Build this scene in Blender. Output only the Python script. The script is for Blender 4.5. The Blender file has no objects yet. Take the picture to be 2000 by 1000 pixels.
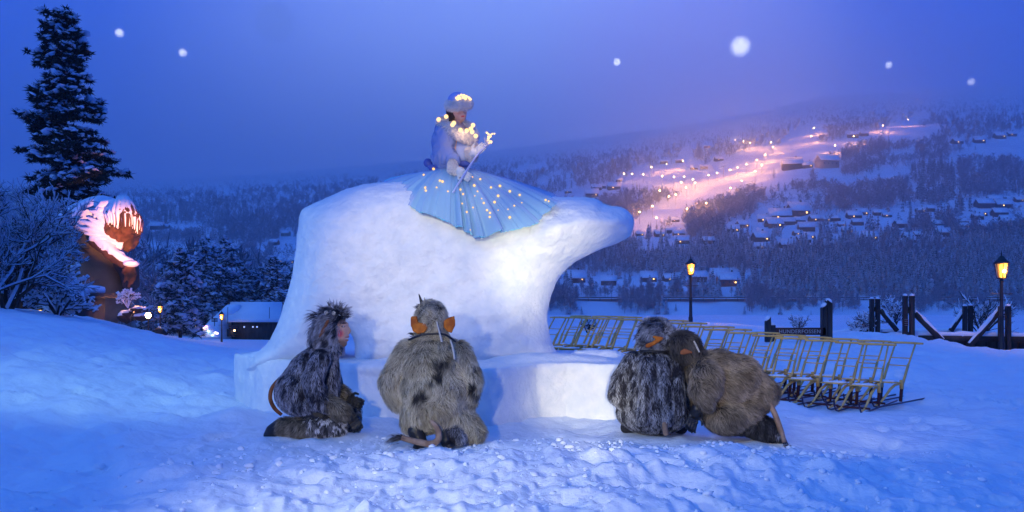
import bpy, bmesh, math, random
import numpy as np
from mathutils import Vector, Matrix
from math import radians as R, pi

# ------------------------------------------------------------------ camera, world, lamps
F0, HX, HY, CZ = 1570.0, 1000.0, 590.0, 1.25      # focal length (px), horizon row, eye height
scene = bpy.context.scene
C = scene.collection
cam_d = bpy.data.cameras.new("camera"); cam = bpy.data.objects.new("camera", cam_d); C.objects.link(cam)
cam_d.sensor_width = 36; cam_d.lens = 36*F0/2000; cam_d.shift_y = 0.045
cam_d.clip_start = .1; cam_d.clip_end = 22000
cam.location = (0, 0, CZ); cam.rotation_euler = (R(90), 0, 0)
scene.camera = cam
scene.view_settings.view_transform = 'Standard'; scene.view_settings.look = 'None'
scene.view_settings.exposure = 0.9; scene.view_settings.gamma = 1
scene.cycles.use_denoising = True
scene.cycles.volume_bounces = 1
scene.cycles.max_bounces = 6
scene.cycles.transparent_max_bounces = 12
scene.cycles.sample_clamp_indirect = 4
scene.cycles.sample_clamp_direct = 30

HAZE = 4.2e-4; HAZE_COL = (.80, .94, 1, 1); HTOP = 2300; STAR = 10.; STARY = 14600.
def pixdir(px, py):
    v = Vector(((px-HX)/F0, 1, (HY-py)/F0)); v.normalize(); return v
def W(px, py, Y):                                  # a photo pixel at distance Y, as a point in the world
    return np.array([(px-HX)/F0*Y, Y, CZ+(HY-py)/F0*Y])

world = bpy.data.worlds.new("World"); scene.world = world; world.use_nodes = True
nt = world.node_tree; nt.nodes.clear()
def N(nt, t, **k):
    n = nt.nodes.new(t)
    for a, b in k.items(): setattr(n, a, b)
    return n
wout = N(nt, 'ShaderNodeOutputWorld'); add = N(nt, 'ShaderNodeAddShader')
bg = N(nt, 'ShaderNodeBackground'); bg2 = N(nt, 'ShaderNodeBackground')
sky = N(nt, 'ShaderNodeTexSky', sky_type='NISHITA'); sky.sun_disc = False
sky.sun_elevation = R(-4); sky.sun_rotation = R(200)
nt.links.new(sky.outputs[0], bg2.inputs[0]); bg2.inputs[1].default_value = 0.05
tc = N(nt, 'ShaderNodeTexCoord')
def glow(direction, inner, outer):
    d = N(nt, 'ShaderNodeVectorMath', operation='DOT_PRODUCT'); d.inputs[1].default_value = direction
    nt.links.new(tc.outputs['Generated'], d.inputs[0])
    m = N(nt, 'ShaderNodeMapRange', interpolation_type='SMOOTHSTEP')
    m.inputs[1].default_value = math.cos(R(outer)); m.inputs[2].default_value = math.cos(R(inner)) if inner >= 0 else 2-math.cos(R(inner))
    nt.links.new(d.outputs['Value'], m.inputs[0]); return m.outputs[0]
def mixc(fac, a, b):
    m = N(nt, 'ShaderNodeMix', data_type='RGBA')
    nt.links.new(fac, m.inputs[0])
    for s, v in ((6, a), (7, b)):
        if isinstance(v, tuple): m.inputs[s].default_value = (*v, 1)
        else: nt.links.new(v, m.inputs[s])
    return m.outputs[2]
SKY_BEHIND = (.004, .060, .46)
SKY_BASE = (.0, .090, 1.05)
SKY_ZEN = (.018, .115, .40)
SKY_GLOW = (.95, 1.25, 2.2)
SKY_PINK = (.90, .80, 1.8)
c = mixc(glow((0, 1, .1), 30, 80), SKY_BEHIND, SKY_BASE)
c = mixc(glow((0, -.2, 1), 0, 62), c, SKY_ZEN)
c = mixc(glow(pixdir(980, 290), -8, 28), c, SKY_GLOW)
c = mixc(glow(pixdir(1330, 230), -6, 13), c, SKY_PINK)
nt.links.new(c, bg.inputs[0]); bg.inputs[1].default_value = 1.0
nt.links.new(bg.outputs[0], add.inputs[0]); nt.links.new(bg2.outputs[0], add.inputs[1]); nt.links.new(add.outputs[0], wout.inputs[0])

def lamp(name, kind, loc, energy, color, target=None, size=None, blend=None, radius=.1, parent=None):
    d = bpy.data.lights.new(name, kind); o = bpy.data.objects.new(name, d); C.objects.link(o)
    o.location = loc; d.energy = energy; d.color = color
    if kind == 'SPOT':
        d.spot_size = R(size); d.spot_blend = blend; d.shadow_soft_size = radius
    elif kind == 'SUN': d.angle = R(size)
    else: d.shadow_soft_size = radius
    if target is not None:
        v = Vector(target)-Vector(loc); o.rotation_euler = v.to_track_quat('-Z', 'Y').to_euler()
    if parent: o.parent = parent
    return o
# the last twilight, and the show spotlights whose pools lie on the sculpture and the snow, then two added fills
lamp('twilight_sun', 'SUN', (0, 0, 50), .28, (.32, .56, 1), target=(9, 11, 40), size=14)
lamp('flood_lamp', 'SPOT', (-1.25, .4, 1.8), 330, (1, .86, .52), target=(0, 9, .6), size=58, blend=1, radius=.10)
lamp('shoulder_lamp', 'SPOT', (1.5, 2.0, 1.2), 1050, (1, .90, .50), target=tuple(W(1078, 520, 9)), size=15, blend=1, radius=.1)
lamp('flank_lamp', 'SPOT', (-1.2, 2.0, 2.9), 520, (1, .90, .55), target=tuple(W(820, 500, 9)), size=22, blend=1, radius=.1)
lamp('block_lamp', 'SPOT', (.30, 1.5, 1.0), 720, (1, .88, .50), target=tuple(W(1140, 765, 8.3)), size=13, blend=1, radius=.1)
lamp('mound_lamp', 'SPOT', (-3.6, 2.4, 1.35), 135, (.85, .95, .75), target=(.9, 5.8, 0), size=58, blend=1, radius=.12)
lamp('sled_fill', 'SPOT', (1.2, 3.0, 2.0), 220, (1, .80, .42), target=(4.2, 11.6, .4), size=42, blend=1, radius=.1)  # added warm fill to brighten the sled wood, no such lamp stands here
lamp('path_fill', 'SPOT', (-3.2, 3.5, 3.2), 400, (.6, 1, .8), target=(-6.4, 18, -.5), size=52, blend=1, radius=.3)  # added cool fill that lightens the snow of the left path, source invented

# ------------------------------------------------------------------ small library
rng = np.random.default_rng(7); random.seed(7)

def _h(i, j, k, s):
    n = (i.astype(np.int64)*73856093 ^ j.astype(np.int64)*19349663 ^ k.astype(np.int64)*83492791 ^ (s*2654435761)) & 0xffffffff
    n = ((n ^ (n >> 15))*2246822519) & 0xffffffff
    n = ((n ^ (n >> 13))*3266489917) & 0xffffffff
    return ((n ^ (n >> 16)) & 0xffffff)/float(0xffffff)
def noise3(x, y, z, s=0):
    x, y, z = np.broadcast_arrays(np.asarray(x, float), np.asarray(y, float), np.asarray(z, float))
    i, j, k = np.floor(x), np.floor(y), np.floor(z)
    u, v, w = x-i, y-j, z-k
    u, v, w = (t*t*(3-2*t) for t in (u, v, w))
    r = 0
    for a in (0, 1):
        for b in (0, 1):
            for c_ in (0, 1):
                r = r+_h(i+a, j+b, k+c_, s)*(u if a else 1-u)*(v if b else 1-v)*(w if c_ else 1-w)
    return r*2-1
def fbm(x, y, z=0., s=0, o=4):
    r = 0; a = 1
    for q in range(o):
        r = r+a*noise3(np.asarray(x)*2**q, np.asarray(y)*2**q, np.asarray(z)*2**q, s+q); a *= .5
    return r
def sst(a, b, x):
    t = np.clip((x-a)/(b-a), 0, 1); return t*t*(3-2*t)

def mesh_np(name, V, F, smooth=False, col=None):
    me = bpy.data.meshes.new(name)
    V = np.ascontiguousarray(V, dtype=np.float32)
    if isinstance(F, np.ndarray): F = [F]
    F = [np.asarray(f, dtype=np.int32) for f in F if len(f)]
    nl = sum(f.size for f in F); nf = sum(len(f) for f in F)
    me.vertices.add(len(V)); me.vertices.foreach_set('co', V.ravel())
    me.loops.add(nl); me.loops.foreach_set('vertex_index', np.concatenate([f.ravel() for f in F]))
    me.polygons.add(nf)
    cnt = np.concatenate([np.full(len(f), f.shape[1], np.int32) for f in F])
    st = np.concatenate([[0], np.cumsum(cnt)[:-1]]).astype(np.int32)
    me.polygons.foreach_set('loop_start', st)
    me.update(calc_edges=True)
    if smooth: me.polygons.foreach_set('use_smooth', np.ones(nf, bool))
    if col is not None:
        a = me.color_attributes.new('Col', 'FLOAT_COLOR', 'POINT')
        cc = np.ones((len(V), 4), np.float32); cc[:, :3] = col
        a.data.foreach_set('color', cc.ravel())
    return me

def tag(o, label=None, cat=None, group=None, kind=None):
    if label: o['label'] = label
    if cat: o['category'] = cat
    if group: o['group'] = group
    if kind: o['kind'] = kind
    return o
def origin(o):
    v = np.array(o.location)
    return v+origin(o.parent) if o.parent else v
def link(name, me, m, parent=None, loc=None, **t):
    """one mesh object; mesh data is given in world coordinates unless loc is given"""
    o = bpy.data.objects.new(name, me); C.objects.link(o)
    if m: 
        me.materials.clear()
        for q in (m if isinstance(m, (list, tuple)) else [m]): me.materials.append(q)
    if parent: o.parent = parent
    if loc is not None: o.location = loc
    return tag(o, **t)
def part(name, V, F, m, parent=None, smooth=False, col=None, **t):
    V = np.asarray(V, float)
    if parent is not None: V = V-origin(parent)
    return link(name, mesh_np(name, V, F, smooth, col), m, parent, **t)
def single(name, V, F, m, base, smooth=False, col=None, **t):
    """top-level thing that is one mesh, with its origin at base"""
    V = np.asarray(V, float)-np.asarray(base)
    return link(name, mesh_np(name, V, F, smooth, col), m, None, loc=tuple(base), **t)
def thing(name, label, cat, loc=(0, 0, 0), rz=0, group=None):
    o = bpy.data.objects.new(name, None); C.objects.link(o); o.location = tuple(loc); o.rotation_euler.z = rz
    o.empty_display_size = .2
    return tag(o, label, cat, group)
def dup(root, loc, rz=None, label=None, scale=None):
    r = root.copy(); C.objects.link(r); r.location = tuple(loc)
    if rz is not None: r.rotation_euler.z = rz
    if scale is not None: r.scale = (scale,)*3 if np.isscalar(scale) else scale
    if label: r['label'] = label
    for ch in list(root.children):
        c_ = ch.copy(); C.objects.link(c_); c_.parent = r
        for g in list(ch.children):
            d = g.copy(); C.objects.link(d); d.parent = c_
    return r

class MB:
    def __init__(s): s.V = []; s.F3 = []; s.F4 = []; s.n = 0
    def add(s, V, F):
        V = np.asarray(V, float); F = np.asarray(F, int)
        if F.shape[1] == 3: s.F3.append(F+s.n)
        else: s.F4.append(F+s.n)
        s.V.append(V); s.n += len(V); return s
    def box(s, c, size, M=None):
        x, y, z = np.array(size)/2
        V = np.array([(a*x, b*y, d*z) for a in (-1, 1) for b in (-1, 1) for d in (-1, 1)])
        if M is not None: V = V@np.array(M).T
        return s.add(V+np.array(c), [(0, 1, 3, 2), (4, 6, 7, 5), (0, 4, 5, 1), (2, 3, 7, 6), (0, 2, 6, 4), (1, 5, 7, 3)])
    def beam(s, a, b, w, h=None, up=(0, 0, 1)):
        a = np.array(a, float); b = np.array(b, float); h = h or w
        d = b-a; L = np.linalg.norm(d); d /= L
        u = np.array(up, float); x = np.cross(d, u)
        if np.linalg.norm(x) < 1e-3: x = np.cross(d, (0, 1, 0))
        x /= np.linalg.norm(x); z = np.cross(x, d)
        M = np.stack([x, d, z], 1)
        return s.box((a+b)/2, (w, L, h), M)
    def tube(s, pts, rad, n=8, cap=True):
        P = np.array(pts, float); k = len(P)
        r = np.full(k, rad) if np.isscalar(rad) else np.array(rad, float)
        T = np.gradient(P, axis=0); T /= np.linalg.norm(T, axis=1)[:, None]+1e-9
        u = np.cross(T[0], (0, 0, 1.)); 
        if np.linalg.norm(u) < .1: u = np.cross(T[0], (0, 1., 0))
        u /= np.linalg.norm(u); V = []
        for i in range(k):
            u = u-T[i]*np.dot(u, T[i]); u /= np.linalg.norm(u); v = np.cross(T[i], u)
            for j in range(n):
                a = 2*pi*j/n; V.append(P[i]+r[i]*(math.cos(a)*u+math.sin(a)*v))
        F = [(i*n+j, i*n+(j+1) % n, (i+1)*n+(j+1) % n, (i+1)*n+j) for i in range(k-1) for j in range(n)]
        s.add(V, F)
        if cap:
            for i0, i1 in ((0, 0), (k-1, k-1)):
                c0 = s.n; ring = np.array(V[i0*n:i0*n+n]); s.add(np.vstack([ring, P[i0]]), [(j, (j+1) % n, n) for j in range(n)])
        return s
    def lathe(s, c, prof, n=16):
        V = [(c[0]+r*math.cos(2*pi*j/n), c[1]+r*math.sin(2*pi*j/n), c[2]+z) for r, z in prof for j in range(n)]
        F = [(i*n+j, i*n+(j+1) % n, (i+1)*n+(j+1) % n, (i+1)*n+j) for i in range(len(prof)-1) for j in range(n)]
        return s.add(V, F)
    def ball(s, c, r, n=2):
        V, F = ico(n); return s.add(V*np.array(r)+np.array(c), F)
    def prism(s, poly, y0, y1, axis=1):
        """polygon in XZ extruded along Y (axis=1) or in XY extruded along Z (axis=2)"""
        n = len(poly); V = []
        for t in (y0, y1):
            for a, b in poly: V.append((a, t, b) if axis == 1 else (a, b, t))
        bm = bmesh.new(); vs = [bm.verts.new(v) for v in V]
        bm.faces.new(vs[:n]); bm.faces.new(vs[n:][::-1])
        for i in range(n): bm.faces.new((vs[i], vs[(i+1) % n], vs[n+(i+1) % n], vs[n+i]))
        bmesh.ops.triangulate(bm, faces=bm.faces[:]); bm.verts.index_update()
        F = [[v.index for v in f.verts] for f in bm.faces]; VV = [tuple(v.co) for v in bm.verts]; bm.free()
        return s.add(VV, F)
    def arr(s):
        return np.vstack(s.V), [np.vstack(f) for f in (s.F3, s.F4) if f]
    def make(s, name, m, parent=None, smooth=False, base=None, **t):
        V, F = s.arr()
        if base is not None: return single(name, V, F, m, base, smooth, **t)
        return part(name, V, F, m, parent, smooth, **t)
_ico = {}
def ico(n):
    if n not in _ico:
        bm = bmesh.new(); bmesh.ops.create_icosphere(bm, subdivisions=n, radius=1); bm.verts.index_update()
        _ico[n] = (np.array([v.co[:] for v in bm.verts]), np.array([[v.index for v in f.verts] for f in bm.faces])); bm.free()
    return _ico[n]

def remesh(V, F, voxel, smooth=6, factor=.5):
    me = mesh_np('tmp', V, F); o = bpy.data.objects.new('tmp', me); C.objects.link(o)
    m = o.modifiers.new('r', 'REMESH'); m.mode = 'VOXEL'; m.voxel_size = voxel
    if smooth: q = o.modifiers.new('s', 'SMOOTH'); q.iterations = smooth; q.factor = factor
    dg = bpy.context.evaluated_depsgraph_get(); dg.update()
    e = o.evaluated_get(dg).to_mesh()
    n = len(e.vertices); co = np.empty(n*3); e.vertices.foreach_get('co', co)
    no = np.empty(n*3); e.vertices.foreach_get('normal', no)
    e.calc_loop_triangles(); t = np.empty(len(e.loop_triangles)*3, np.int32); e.loop_triangles.foreach_get('vertices', t)
    o.evaluated_get(dg).to_mesh_clear()
    bpy.data.objects.remove(o); bpy.data.meshes.remove(me)
    return co.reshape(-1, 3), t.reshape(-1, 3), no.reshape(-1, 3)

class Blob:
    """union of rounded pieces, fused to one skin by voxel remeshing; radii in photo pixels at the piece's own distance"""
    def __init__(s): s.m = MB()
    def e(s, px, py, Y, rx, rz, ry, rot=0):
        k = Y/F0; V, F = ico(3); V = V*np.array([rx*k, ry, rz*k])
        a = -R(rot); ca, sa = math.cos(a), math.sin(a)
        V = np.stack([V[:, 0]*ca-V[:, 2]*sa, V[:, 1], V[:, 0]*sa+V[:, 2]*ca], 1)
        s.m.add(V+W(px, py, Y), F); return s
    def c(s, pts, n=7):
        """chain of spheres through (px,py,Y,r_px) joints"""
        P = [np.append(W(p[0], p[1], p[2]), p[3]*p[2]/F0) for p in pts]; V, F = ico(2)
        for a, b in zip(P[:-1], P[1:]):
            for i in range(n+1):
                q = a+(b-a)*i/n; s.m.add(V*q[3]+q[:3], F)
        return s
    def w(s, pts, n=5):
        """the same with world points and radii in metres"""
        V, F = ico(2)
        for a, b in zip(pts[:-1], pts[1:]):
            a = np.array(a, float); b = np.array(b, float)
            for i in range(n+1):
                q = a+(b-a)*i/n; s.m.add(V*q[3]+q[:3], F)
        return s
    def skin(s, voxel, smooth=5, factor=.5):
        V, F = s.m.arr(); return remesh(V, F, voxel, smooth, factor)

def hand(b, px, py, Y, ang, size=1., curl=.9, flip=1, toward=-1):
    """a hand added to blob b: palm, four fingers of unequal length curling towards the lens, thumb at the side"""
    c0 = W(px, py, Y); f = np.array([math.cos(R(ang)), 0, math.sin(R(ang))]); s_ = np.array([-f[2], 0, f[0]])*flip
    n = np.array([0, toward, 0.])
    u = .095*size
    for q in np.linspace(-.38, .38, 4):
        for t in (.0, .35, .7, 1.0):
            p = c0+f*u*t+s_*q*u; b.w([(*p, .016*size), (*p, .016*size)], 1)
    for i, (q, L) in enumerate(((-.42, .72), (-.14, .9), (.14, .97), (.42, .85))):
        p = c0+f*u+s_*q*u; a = 0; pts = [(*p, .0115*size)]
        for k in range(3):
            a += curl*(.55+.15*k); d = f*math.cos(a)+n*math.sin(a)
            p = p+d*L*u*(.46, .32, .26)[k]; pts.append((*p, (.0108, .0098, .0085)[k]*size))
        b.w(pts, 4)
    p = c0+f*u*.2+s_*.5*u; d1 = f*.55+s_*.7+n*.25; d2 = f*.85+s_*.1+n*.5
    b.w([(*p, .0135*size), (*(p+d1*u*.4), .0125*size), (*(p+d1*u*.4+d2*u*.38), .010*size)], 4)
    return b

def sample(V, F, n):
    A = V[F[:, 0]]; B = V[F[:, 1]]-A; D = V[F[:, 2]]-A
    nn = np.cross(B, D); ar = np.linalg.norm(nn, axis=1); nn /= ar[:, None]+1e-12
    f = rng.choice(len(F), n, p=ar/ar.sum()); u = rng.random(n); v = rng.random(n)
    k = u+v > 1; u[k] = 1-u[k]; v[k] = 1-v[k]
    return A[f]+B[f]*u[:, None]+D[f]*v[:, None], nn[f], f
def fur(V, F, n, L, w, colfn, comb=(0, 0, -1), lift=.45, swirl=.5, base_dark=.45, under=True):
    """fur on a skin: curved tapering blades with a colour of their own, joined with the skin they grow on"""
    P, Nn, _ = sample(V, F, n)
    cmb = np.array(comb, float)
    if cmb.ndim == 1: cmb = np.tile(cmb, (n, 1))
    sw = np.stack([fbm(P[:, 0]*9, P[:, 1]*9, P[:, 2]*9, 31+q, 2) for q in range(3)], 1)
    T = cmb+swirl*sw+rng.normal(0, .18, (n, 3)); T -= Nn*np.sum(T*Nn, 1)[:, None]; T /= np.linalg.norm(T, axis=1)[:, None]+1e-9
    l = L*(.6+.7*rng.random(n))[:, None]
    d1 = Nn*(lift+.25)+T*.8; d2 = Nn*lift*.35+T
    S = np.cross(Nn, T); S += rng.normal(0, .5, (n, 3)); S /= np.linalg.norm(S, axis=1)[:, None]
    ww = w*(.7+.6*rng.random(n))[:, None]
    a = P-S*ww*.5; b = P+S*ww*.5; m = P+d1*l*.45; c1 = m-S*ww*.38; c2 = m+S*ww*.38; t = m+d2*l*.6
    VV = np.stack([a, b, c1, c2, t], 1).reshape(-1, 3)
    i = np.arange(n)[:, None]*5
    FF = np.concatenate([i+np.array([[0, 1, 3]]), i+np.array([[0, 3, 2]]), i+np.array([[2, 3, 4]])])
    root, tip = colfn(P, n)
    CC = np.stack([root, root, (root+tip)/2, (root+tip)/2, tip], 1).reshape(-1, 3)
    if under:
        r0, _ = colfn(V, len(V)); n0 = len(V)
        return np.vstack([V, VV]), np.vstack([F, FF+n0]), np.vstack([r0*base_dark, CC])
    return VV, FF, CC

# ------------------------------------------------------------------ materials
MATS = {}
def mat(name, col, rough=.7, col2=None, scale=6, bump=0, bscale=20, metal=0, emit=None, estr=0, spec=.3, attr=False, alpha=None, detail=5, stretch=None, sss=0):
    m = bpy.data.materials.new(name); m.use_nodes = True; t = m.node_tree; b = t.nodes['Principled BSDF']
    b.inputs['Roughness'].default_value = rough; b.inputs['Metallic'].default_value = metal
    b.inputs['Specular IOR Level'].default_value = spec
    b.inputs['Base Color'].default_value = (*col, 1)
    co = N(t, 'ShaderNodeTexCoord'); src = co.outputs['Object']
    if stretch:
        mp = N(t, 'ShaderNodeMapping'); mp.inputs['Scale'].default_value = stretch; t.links.new(src, mp.inputs[0]); src = mp.outputs[0]
    if col2 is not None:
        n = N(t, 'ShaderNodeTexNoise'); n.inputs['Scale'].default_value = scale; n.inputs['Detail'].default_value = detail
        t.links.new(src, n.inputs[0]); r = N(t, 'ShaderNodeMapRange'); r.inputs[1].default_value = .35; r.inputs[2].default_value = .65
        t.links.new(n.outputs[0], r.inputs[0]); x = N(t, 'ShaderNodeMix', data_type='RGBA')
        x.inputs[6].default_value = (*col, 1); x.inputs[7].default_value = (*col2, 1)
        t.links.new(r.outputs[0], x.inputs[0]); t.links.new(x.outputs[2], b.inputs['Base Color'])
    if attr:
        a = N(t, 'ShaderNodeVertexColor', layer_name='Col'); t.links.new(a.outputs[0], b.inputs['Base Color'])
    if bump:
        n = N(t, 'ShaderNodeTexNoise'); n.inputs['Scale'].default_value = bscale; n.inputs['Detail'].default_value = 6
        t.links.new(src, n.inputs[0]); q = N(t, 'ShaderNodeBump'); q.inputs['Strength'].default_value = bump; q.inputs['Distance'].default_value = .03
        t.links.new(n.outputs[0], q.inputs['Height']); t.links.new(q.outputs[0], b.inputs['Normal'])
    if emit: b.inputs['Emission Color'].default_value = (*emit, 1); b.inputs['Emission Strength'].default_value = estr
    if alpha is not None: b.inputs['Alpha'].default_value = alpha
    if sss: b.inputs['Subsurface Weight'].default_value = sss; b.inputs['Subsurface Radius'].default_value = (.06, .06, .07)
    MATS[name] = m; return m
def mat_top(name, base, snow, lo, hi, nscale=3, namp=.5, base2=None, rough=.85, bump=0):
    """a surface with snow lying where it faces up"""
    m = bpy.data.materials.new(name); m.use_nodes = True; t = m.node_tree; b = t.nodes['Principled BSDF']
    b.inputs['Roughness'].default_value = rough; b.inputs['Specular IOR Level'].default_value = .15
    g = N(t, 'ShaderNodeNewGeometry'); s = N(t, 'ShaderNodeSeparateXYZ'); t.links.new(g.outputs['Normal'], s.inputs[0])
    n = N(t, 'ShaderNodeTexNoise'); n.inputs['Scale'].default_value = nscale; n.inputs['Detail'].default_value = 3
    co = N(t, 'ShaderNodeTexCoord'); t.links.new(co.outputs['Object'], n.inputs[0])
    a = N(t, 'ShaderNodeMath', operation='MULTIPLY_ADD'); a.inputs[1].default_value = namp*2; t.links.new(n.outputs[0], a.inputs[0])
    sub = N(t, 'ShaderNodeMath', operation='SUBTRACT'); t.links.new(s.outputs[2], sub.inputs[0]); sub.inputs[1].default_value = namp
    t.links.new(sub.outputs[0], a.inputs[2])
    r = N(t, 'ShaderNodeMapRange', interpolation_type='SMOOTHSTEP'); r.inputs[1].default_value = lo; r.inputs[2].default_value = hi
    t.links.new(a.outputs[0], r.inputs[0])
    x = N(t, 'ShaderNodeMix', data_type='RGBA'); t.links.new(r.outputs[0], x.inputs[0])
    x.inputs[7].default_value = (*snow, 1); x.inputs[6].default_value = (*base, 1)
    if base2:
        n2 = N(t, 'ShaderNodeTexNoise'); n2.inputs['Scale'].default_value = nscale*2.3; t.links.new(co.outputs['Object'], n2.inputs[0])
        x2 = N(t, 'ShaderNodeMix', data_type='RGBA'); x2.inputs[6].default_value = (*base, 1); x2.inputs[7].default_value = (*base2, 1)
        t.links.new(n2.outputs[0], x2.inputs[0]); t.links.new(x2.outputs[2], x.inputs[6])
    t.links.new(x.outputs[2], b.inputs['Base Color'])
    if bump:
        q = N(t, 'ShaderNodeBump'); q.inputs['Strength'].default_value = bump; q.inputs['Distance'].default_value = .05
        t.links.new(n.outputs[0], q.inputs['Height']); t.links.new(q.outputs[0], b.inputs['Normal'])
    MATS[name] = m; return m
SN = (.80, .84, .90)
M_snow = mat('snow', (.80, .84, .90), .65, (.74, .79, .88), 3, bump=.55, bscale=14, spec=.25)
M_block = mat('packed_snow', (.84, .85, .87), .6, (.72, .76, .82), 7, bump=.65, bscale=17, spec=.25, detail=10)
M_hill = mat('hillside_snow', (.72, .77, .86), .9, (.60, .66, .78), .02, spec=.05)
M_river = mat('river_snow', (.76, .81, .90), .8, (.66, .73, .86), .03, spec=.1)
M_road = mat('road_ice', (.16, .18, .22), .6, (.30, .33, .38), .2)
M_spruce = mat_top('spruce_needles', (.020, .040, .042), (.62, .68, .78), .28, .95, 1.3, .55, (.05, .075, .085))
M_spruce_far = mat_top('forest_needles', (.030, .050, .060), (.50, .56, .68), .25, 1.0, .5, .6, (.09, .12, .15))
M_frost = mat_top('frosted_twigs', (.09, .10, .125), (.55, .60, .70), .0, 1.0, 1.2, .5, (.22, .25, .31))
M_bark = mat('bark', (.030, .024, .020), .9, (.07, .058, .05), 9, bump=.6, bscale=8, stretch=(1, 1, .25))
M_twig = mat_top('bare_twigs', (.035, .03, .03), (.74, .79, .87), .05, .55, 5, .35)
M_pine = mat_top('pine_needles', (.010, .017, .014), (.10, .12, .15), .7, 1.1, 2.0, .25, (.022, .032, .024))
M_pine_snow = mat('snow_on_branches', (.62, .67, .76), .8, (.48, .54, .66), 3, bump=.4, bscale=6)
M_wood_dark = mat('tarred_timber', (.022, .021, .024), .8, (.05, .045, .045), 4, bump=.4, bscale=12, stretch=(1, 1, .2))
M_cabin = mat('dark_boards', (.035, .028, .025), .8, (.07, .05, .04), 1.2)
M_cabin_red = mat('red_boards', (.20, .03, .02), .8, (.28, .05, .03), 1.2)
M_cabin_pale = mat('pale_boards', (.32, .27, .20), .8, (.40, .34, .26), 1.2)
M_roofsnow = mat('roof_snow', (.78, .83, .90), .8, (.70, .76, .86), .5, bump=.3, bscale=2)
M_litwin = mat('lit_window', (.9, .6, .2), .5, emit=(1, .55, .13), estr=2.6)
M_darkwin = mat('window_glass', (.02, .03, .05), .15, spec=.6)
M_bulb = mat('slope_lamp_glow', (1, .8, .4), .5, emit=(1, .62, .20), estr=40)
M_mast = mat('galvanised_mast', (.10, .10, .11), .5, metal=.6)
M_iron = mat('black_iron', (.012, .012, .015), .45, spec=.5)
M_wood = mat('varnished_ash', (.78, .50, .14), .42, (.60, .36, .09), 14, stretch=(1, 1, .3), spec=.5, bump=.15)
M_runner = mat('spring_steel', (.055, .04, .075), .35, metal=.5)
M_redrub = mat('red_rubber', (.06, .014, .016), .6)
M_fur = mat('costume_fur', (.5, .5, .5), .75, attr=True, spec=.25)
M_skin = mat('skin', (.52, .26, .17), .5, (.46, .21, .14), 30, attr=False, sss=.15)
M_face = mat('painted_face', (.5, .27, .18), .5, attr=True, sss=.1)
M_black = mat('black_leather', (.008, .008, .010), .4, (.02, .02, .022), 20, bump=.3, bscale=30, spec=.5)
M_earo = mat('orange_felt', (.56, .17, .018), .8, (.30, .07, .010), 14, bump=.3)
M_earb = mat('brown_felt', (.28, .10, .04), .85, (.14, .05, .02), 14, bump=.3)
M_tail = mat('tan_leather', (.20, .12, .08), .7, (.34, .24, .18), 12, bump=.4)
M_horn = mat('pale_horn', (.70, .66, .54), .5)
M_strap = mat('grey_cord', (.45, .44, .42), .8)
# ------------------------------------------------------------------ ground near the camera
CP = [(-600, 1.0, 20), (-300, 1.1, 24), (0, .93, 24), (100, .75, 28), (200, .40, 35), (245, -.1, 42), (290, -.5, 46), (313, -1.4, 62), (433, -2.3, 71), (520, -2.5, 78), (420, -1.0, 40), (430, -.35, 24),
      (400, -3.2, 110), (100, -1, 110), (-500, .5, 110), (0, .48, 11), (0, .18, 8), (0, 0, 4.8), (200, .36, 12), (200, .1, 8), (330, .1, 15), (300, .03, 8), (457, 0, 10), (450, .0, 5),
      (700, 0, 8), (950, 0, 7.5), (1200, 0, 8), (600, 0, 7), (1400, 0, 7), (800, .03, 5), (1100, .10, 5.6), (1400, .04, 5), (1100, .02, 3.6), (600, 0, 4), (1000, -.1, 2), (0, 0, 2.5), (2000, -.1, 2.5),
      (900, .1, 12), (800, .0, 20), (700, -1.2, 45), (1100, .17, 15.5), (1260, .16, 14.2), (1400, .02, 13.2), (1500, -.07, 12.4), (1620, -.11, 11.8), (1800, -.15, 11),
      (1100, .2, 24), (1350, .42, 33), (1500, .28, 30), (1250, .3, 25), (1600, .25, 24), (1700, .40, 19), (1800, .20, 17), (1900, .08, 16), (1990, -.25, 22), (1990, .0, 17), (1900, -.12, 22), (1842, .08, 22), (2400, -.4, 22), (1700, .1, 14),
      (1850, -.08, 9), (2000, -.1, 6), (2600, -.1, 10), (1500, -.02, 9), (1800, .05, 14), (2000, .0, 14)]
_P = np.array([(a/300., 2.2*math.log(y)) for a, z, y in CP]); _Z = np.array([z for a, z, y in CP])
def _phi(r): return np.where(r > 1e-6, r*r*np.log(r+1e-9), 0)
_A = np.zeros((len(CP)+3,)*2); _d = np.linalg.norm(_P[:, None]-_P[None], axis=2)
_A[:len(CP), :len(CP)] = _phi(_d)+np.eye(len(CP))*.02; _A[:len(CP), -3] = 1; _A[:len(CP), -2:] = _P; _A[-3, :len(CP)] = 1; _A[-2:, :len(CP)] = _P.T
_w = np.linalg.solve(_A, np.append(_Z, [0, 0, 0]))
LIPX = [-900, 520, 760, 1075, 1600, 1750, 1840, 2900]; LIPY = [135, 130, 60, 37, 36, 25, 22.6, 22.6]
def ground_base(X, Y):
    X = np.asarray(X, float); Y = np.maximum(np.asarray(Y, float), .8); px = np.clip(HX+X/Y*F0, -900, 2900)
    q = np.stack([px/300., 2.2*np.log(Y)], -1); sh = q.shape[:-1]; q = q.reshape(-1, 2); out = np.zeros(len(q))
    for i in range(0, len(q), 40000):
        r = np.linalg.norm(q[i:i+40000, None]-_P[None], axis=2); out[i:i+40000] = _phi(r)@_w[:len(CP)]+_w[-3]+q[i:i+40000]@_w[-2:]
    z = np.clip(out.reshape(sh), -4, 1.6)
    lip = np.interp(px, LIPX, LIPY)
    d = Y-lip
    return z-np.where(d > 0, np.minimum(d*.42+.02*d*d, 5.8), 0)*1.0
def ground_z(X, Y): return float(ground_base(np.array([X]), np.array([Y]))[0])
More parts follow.
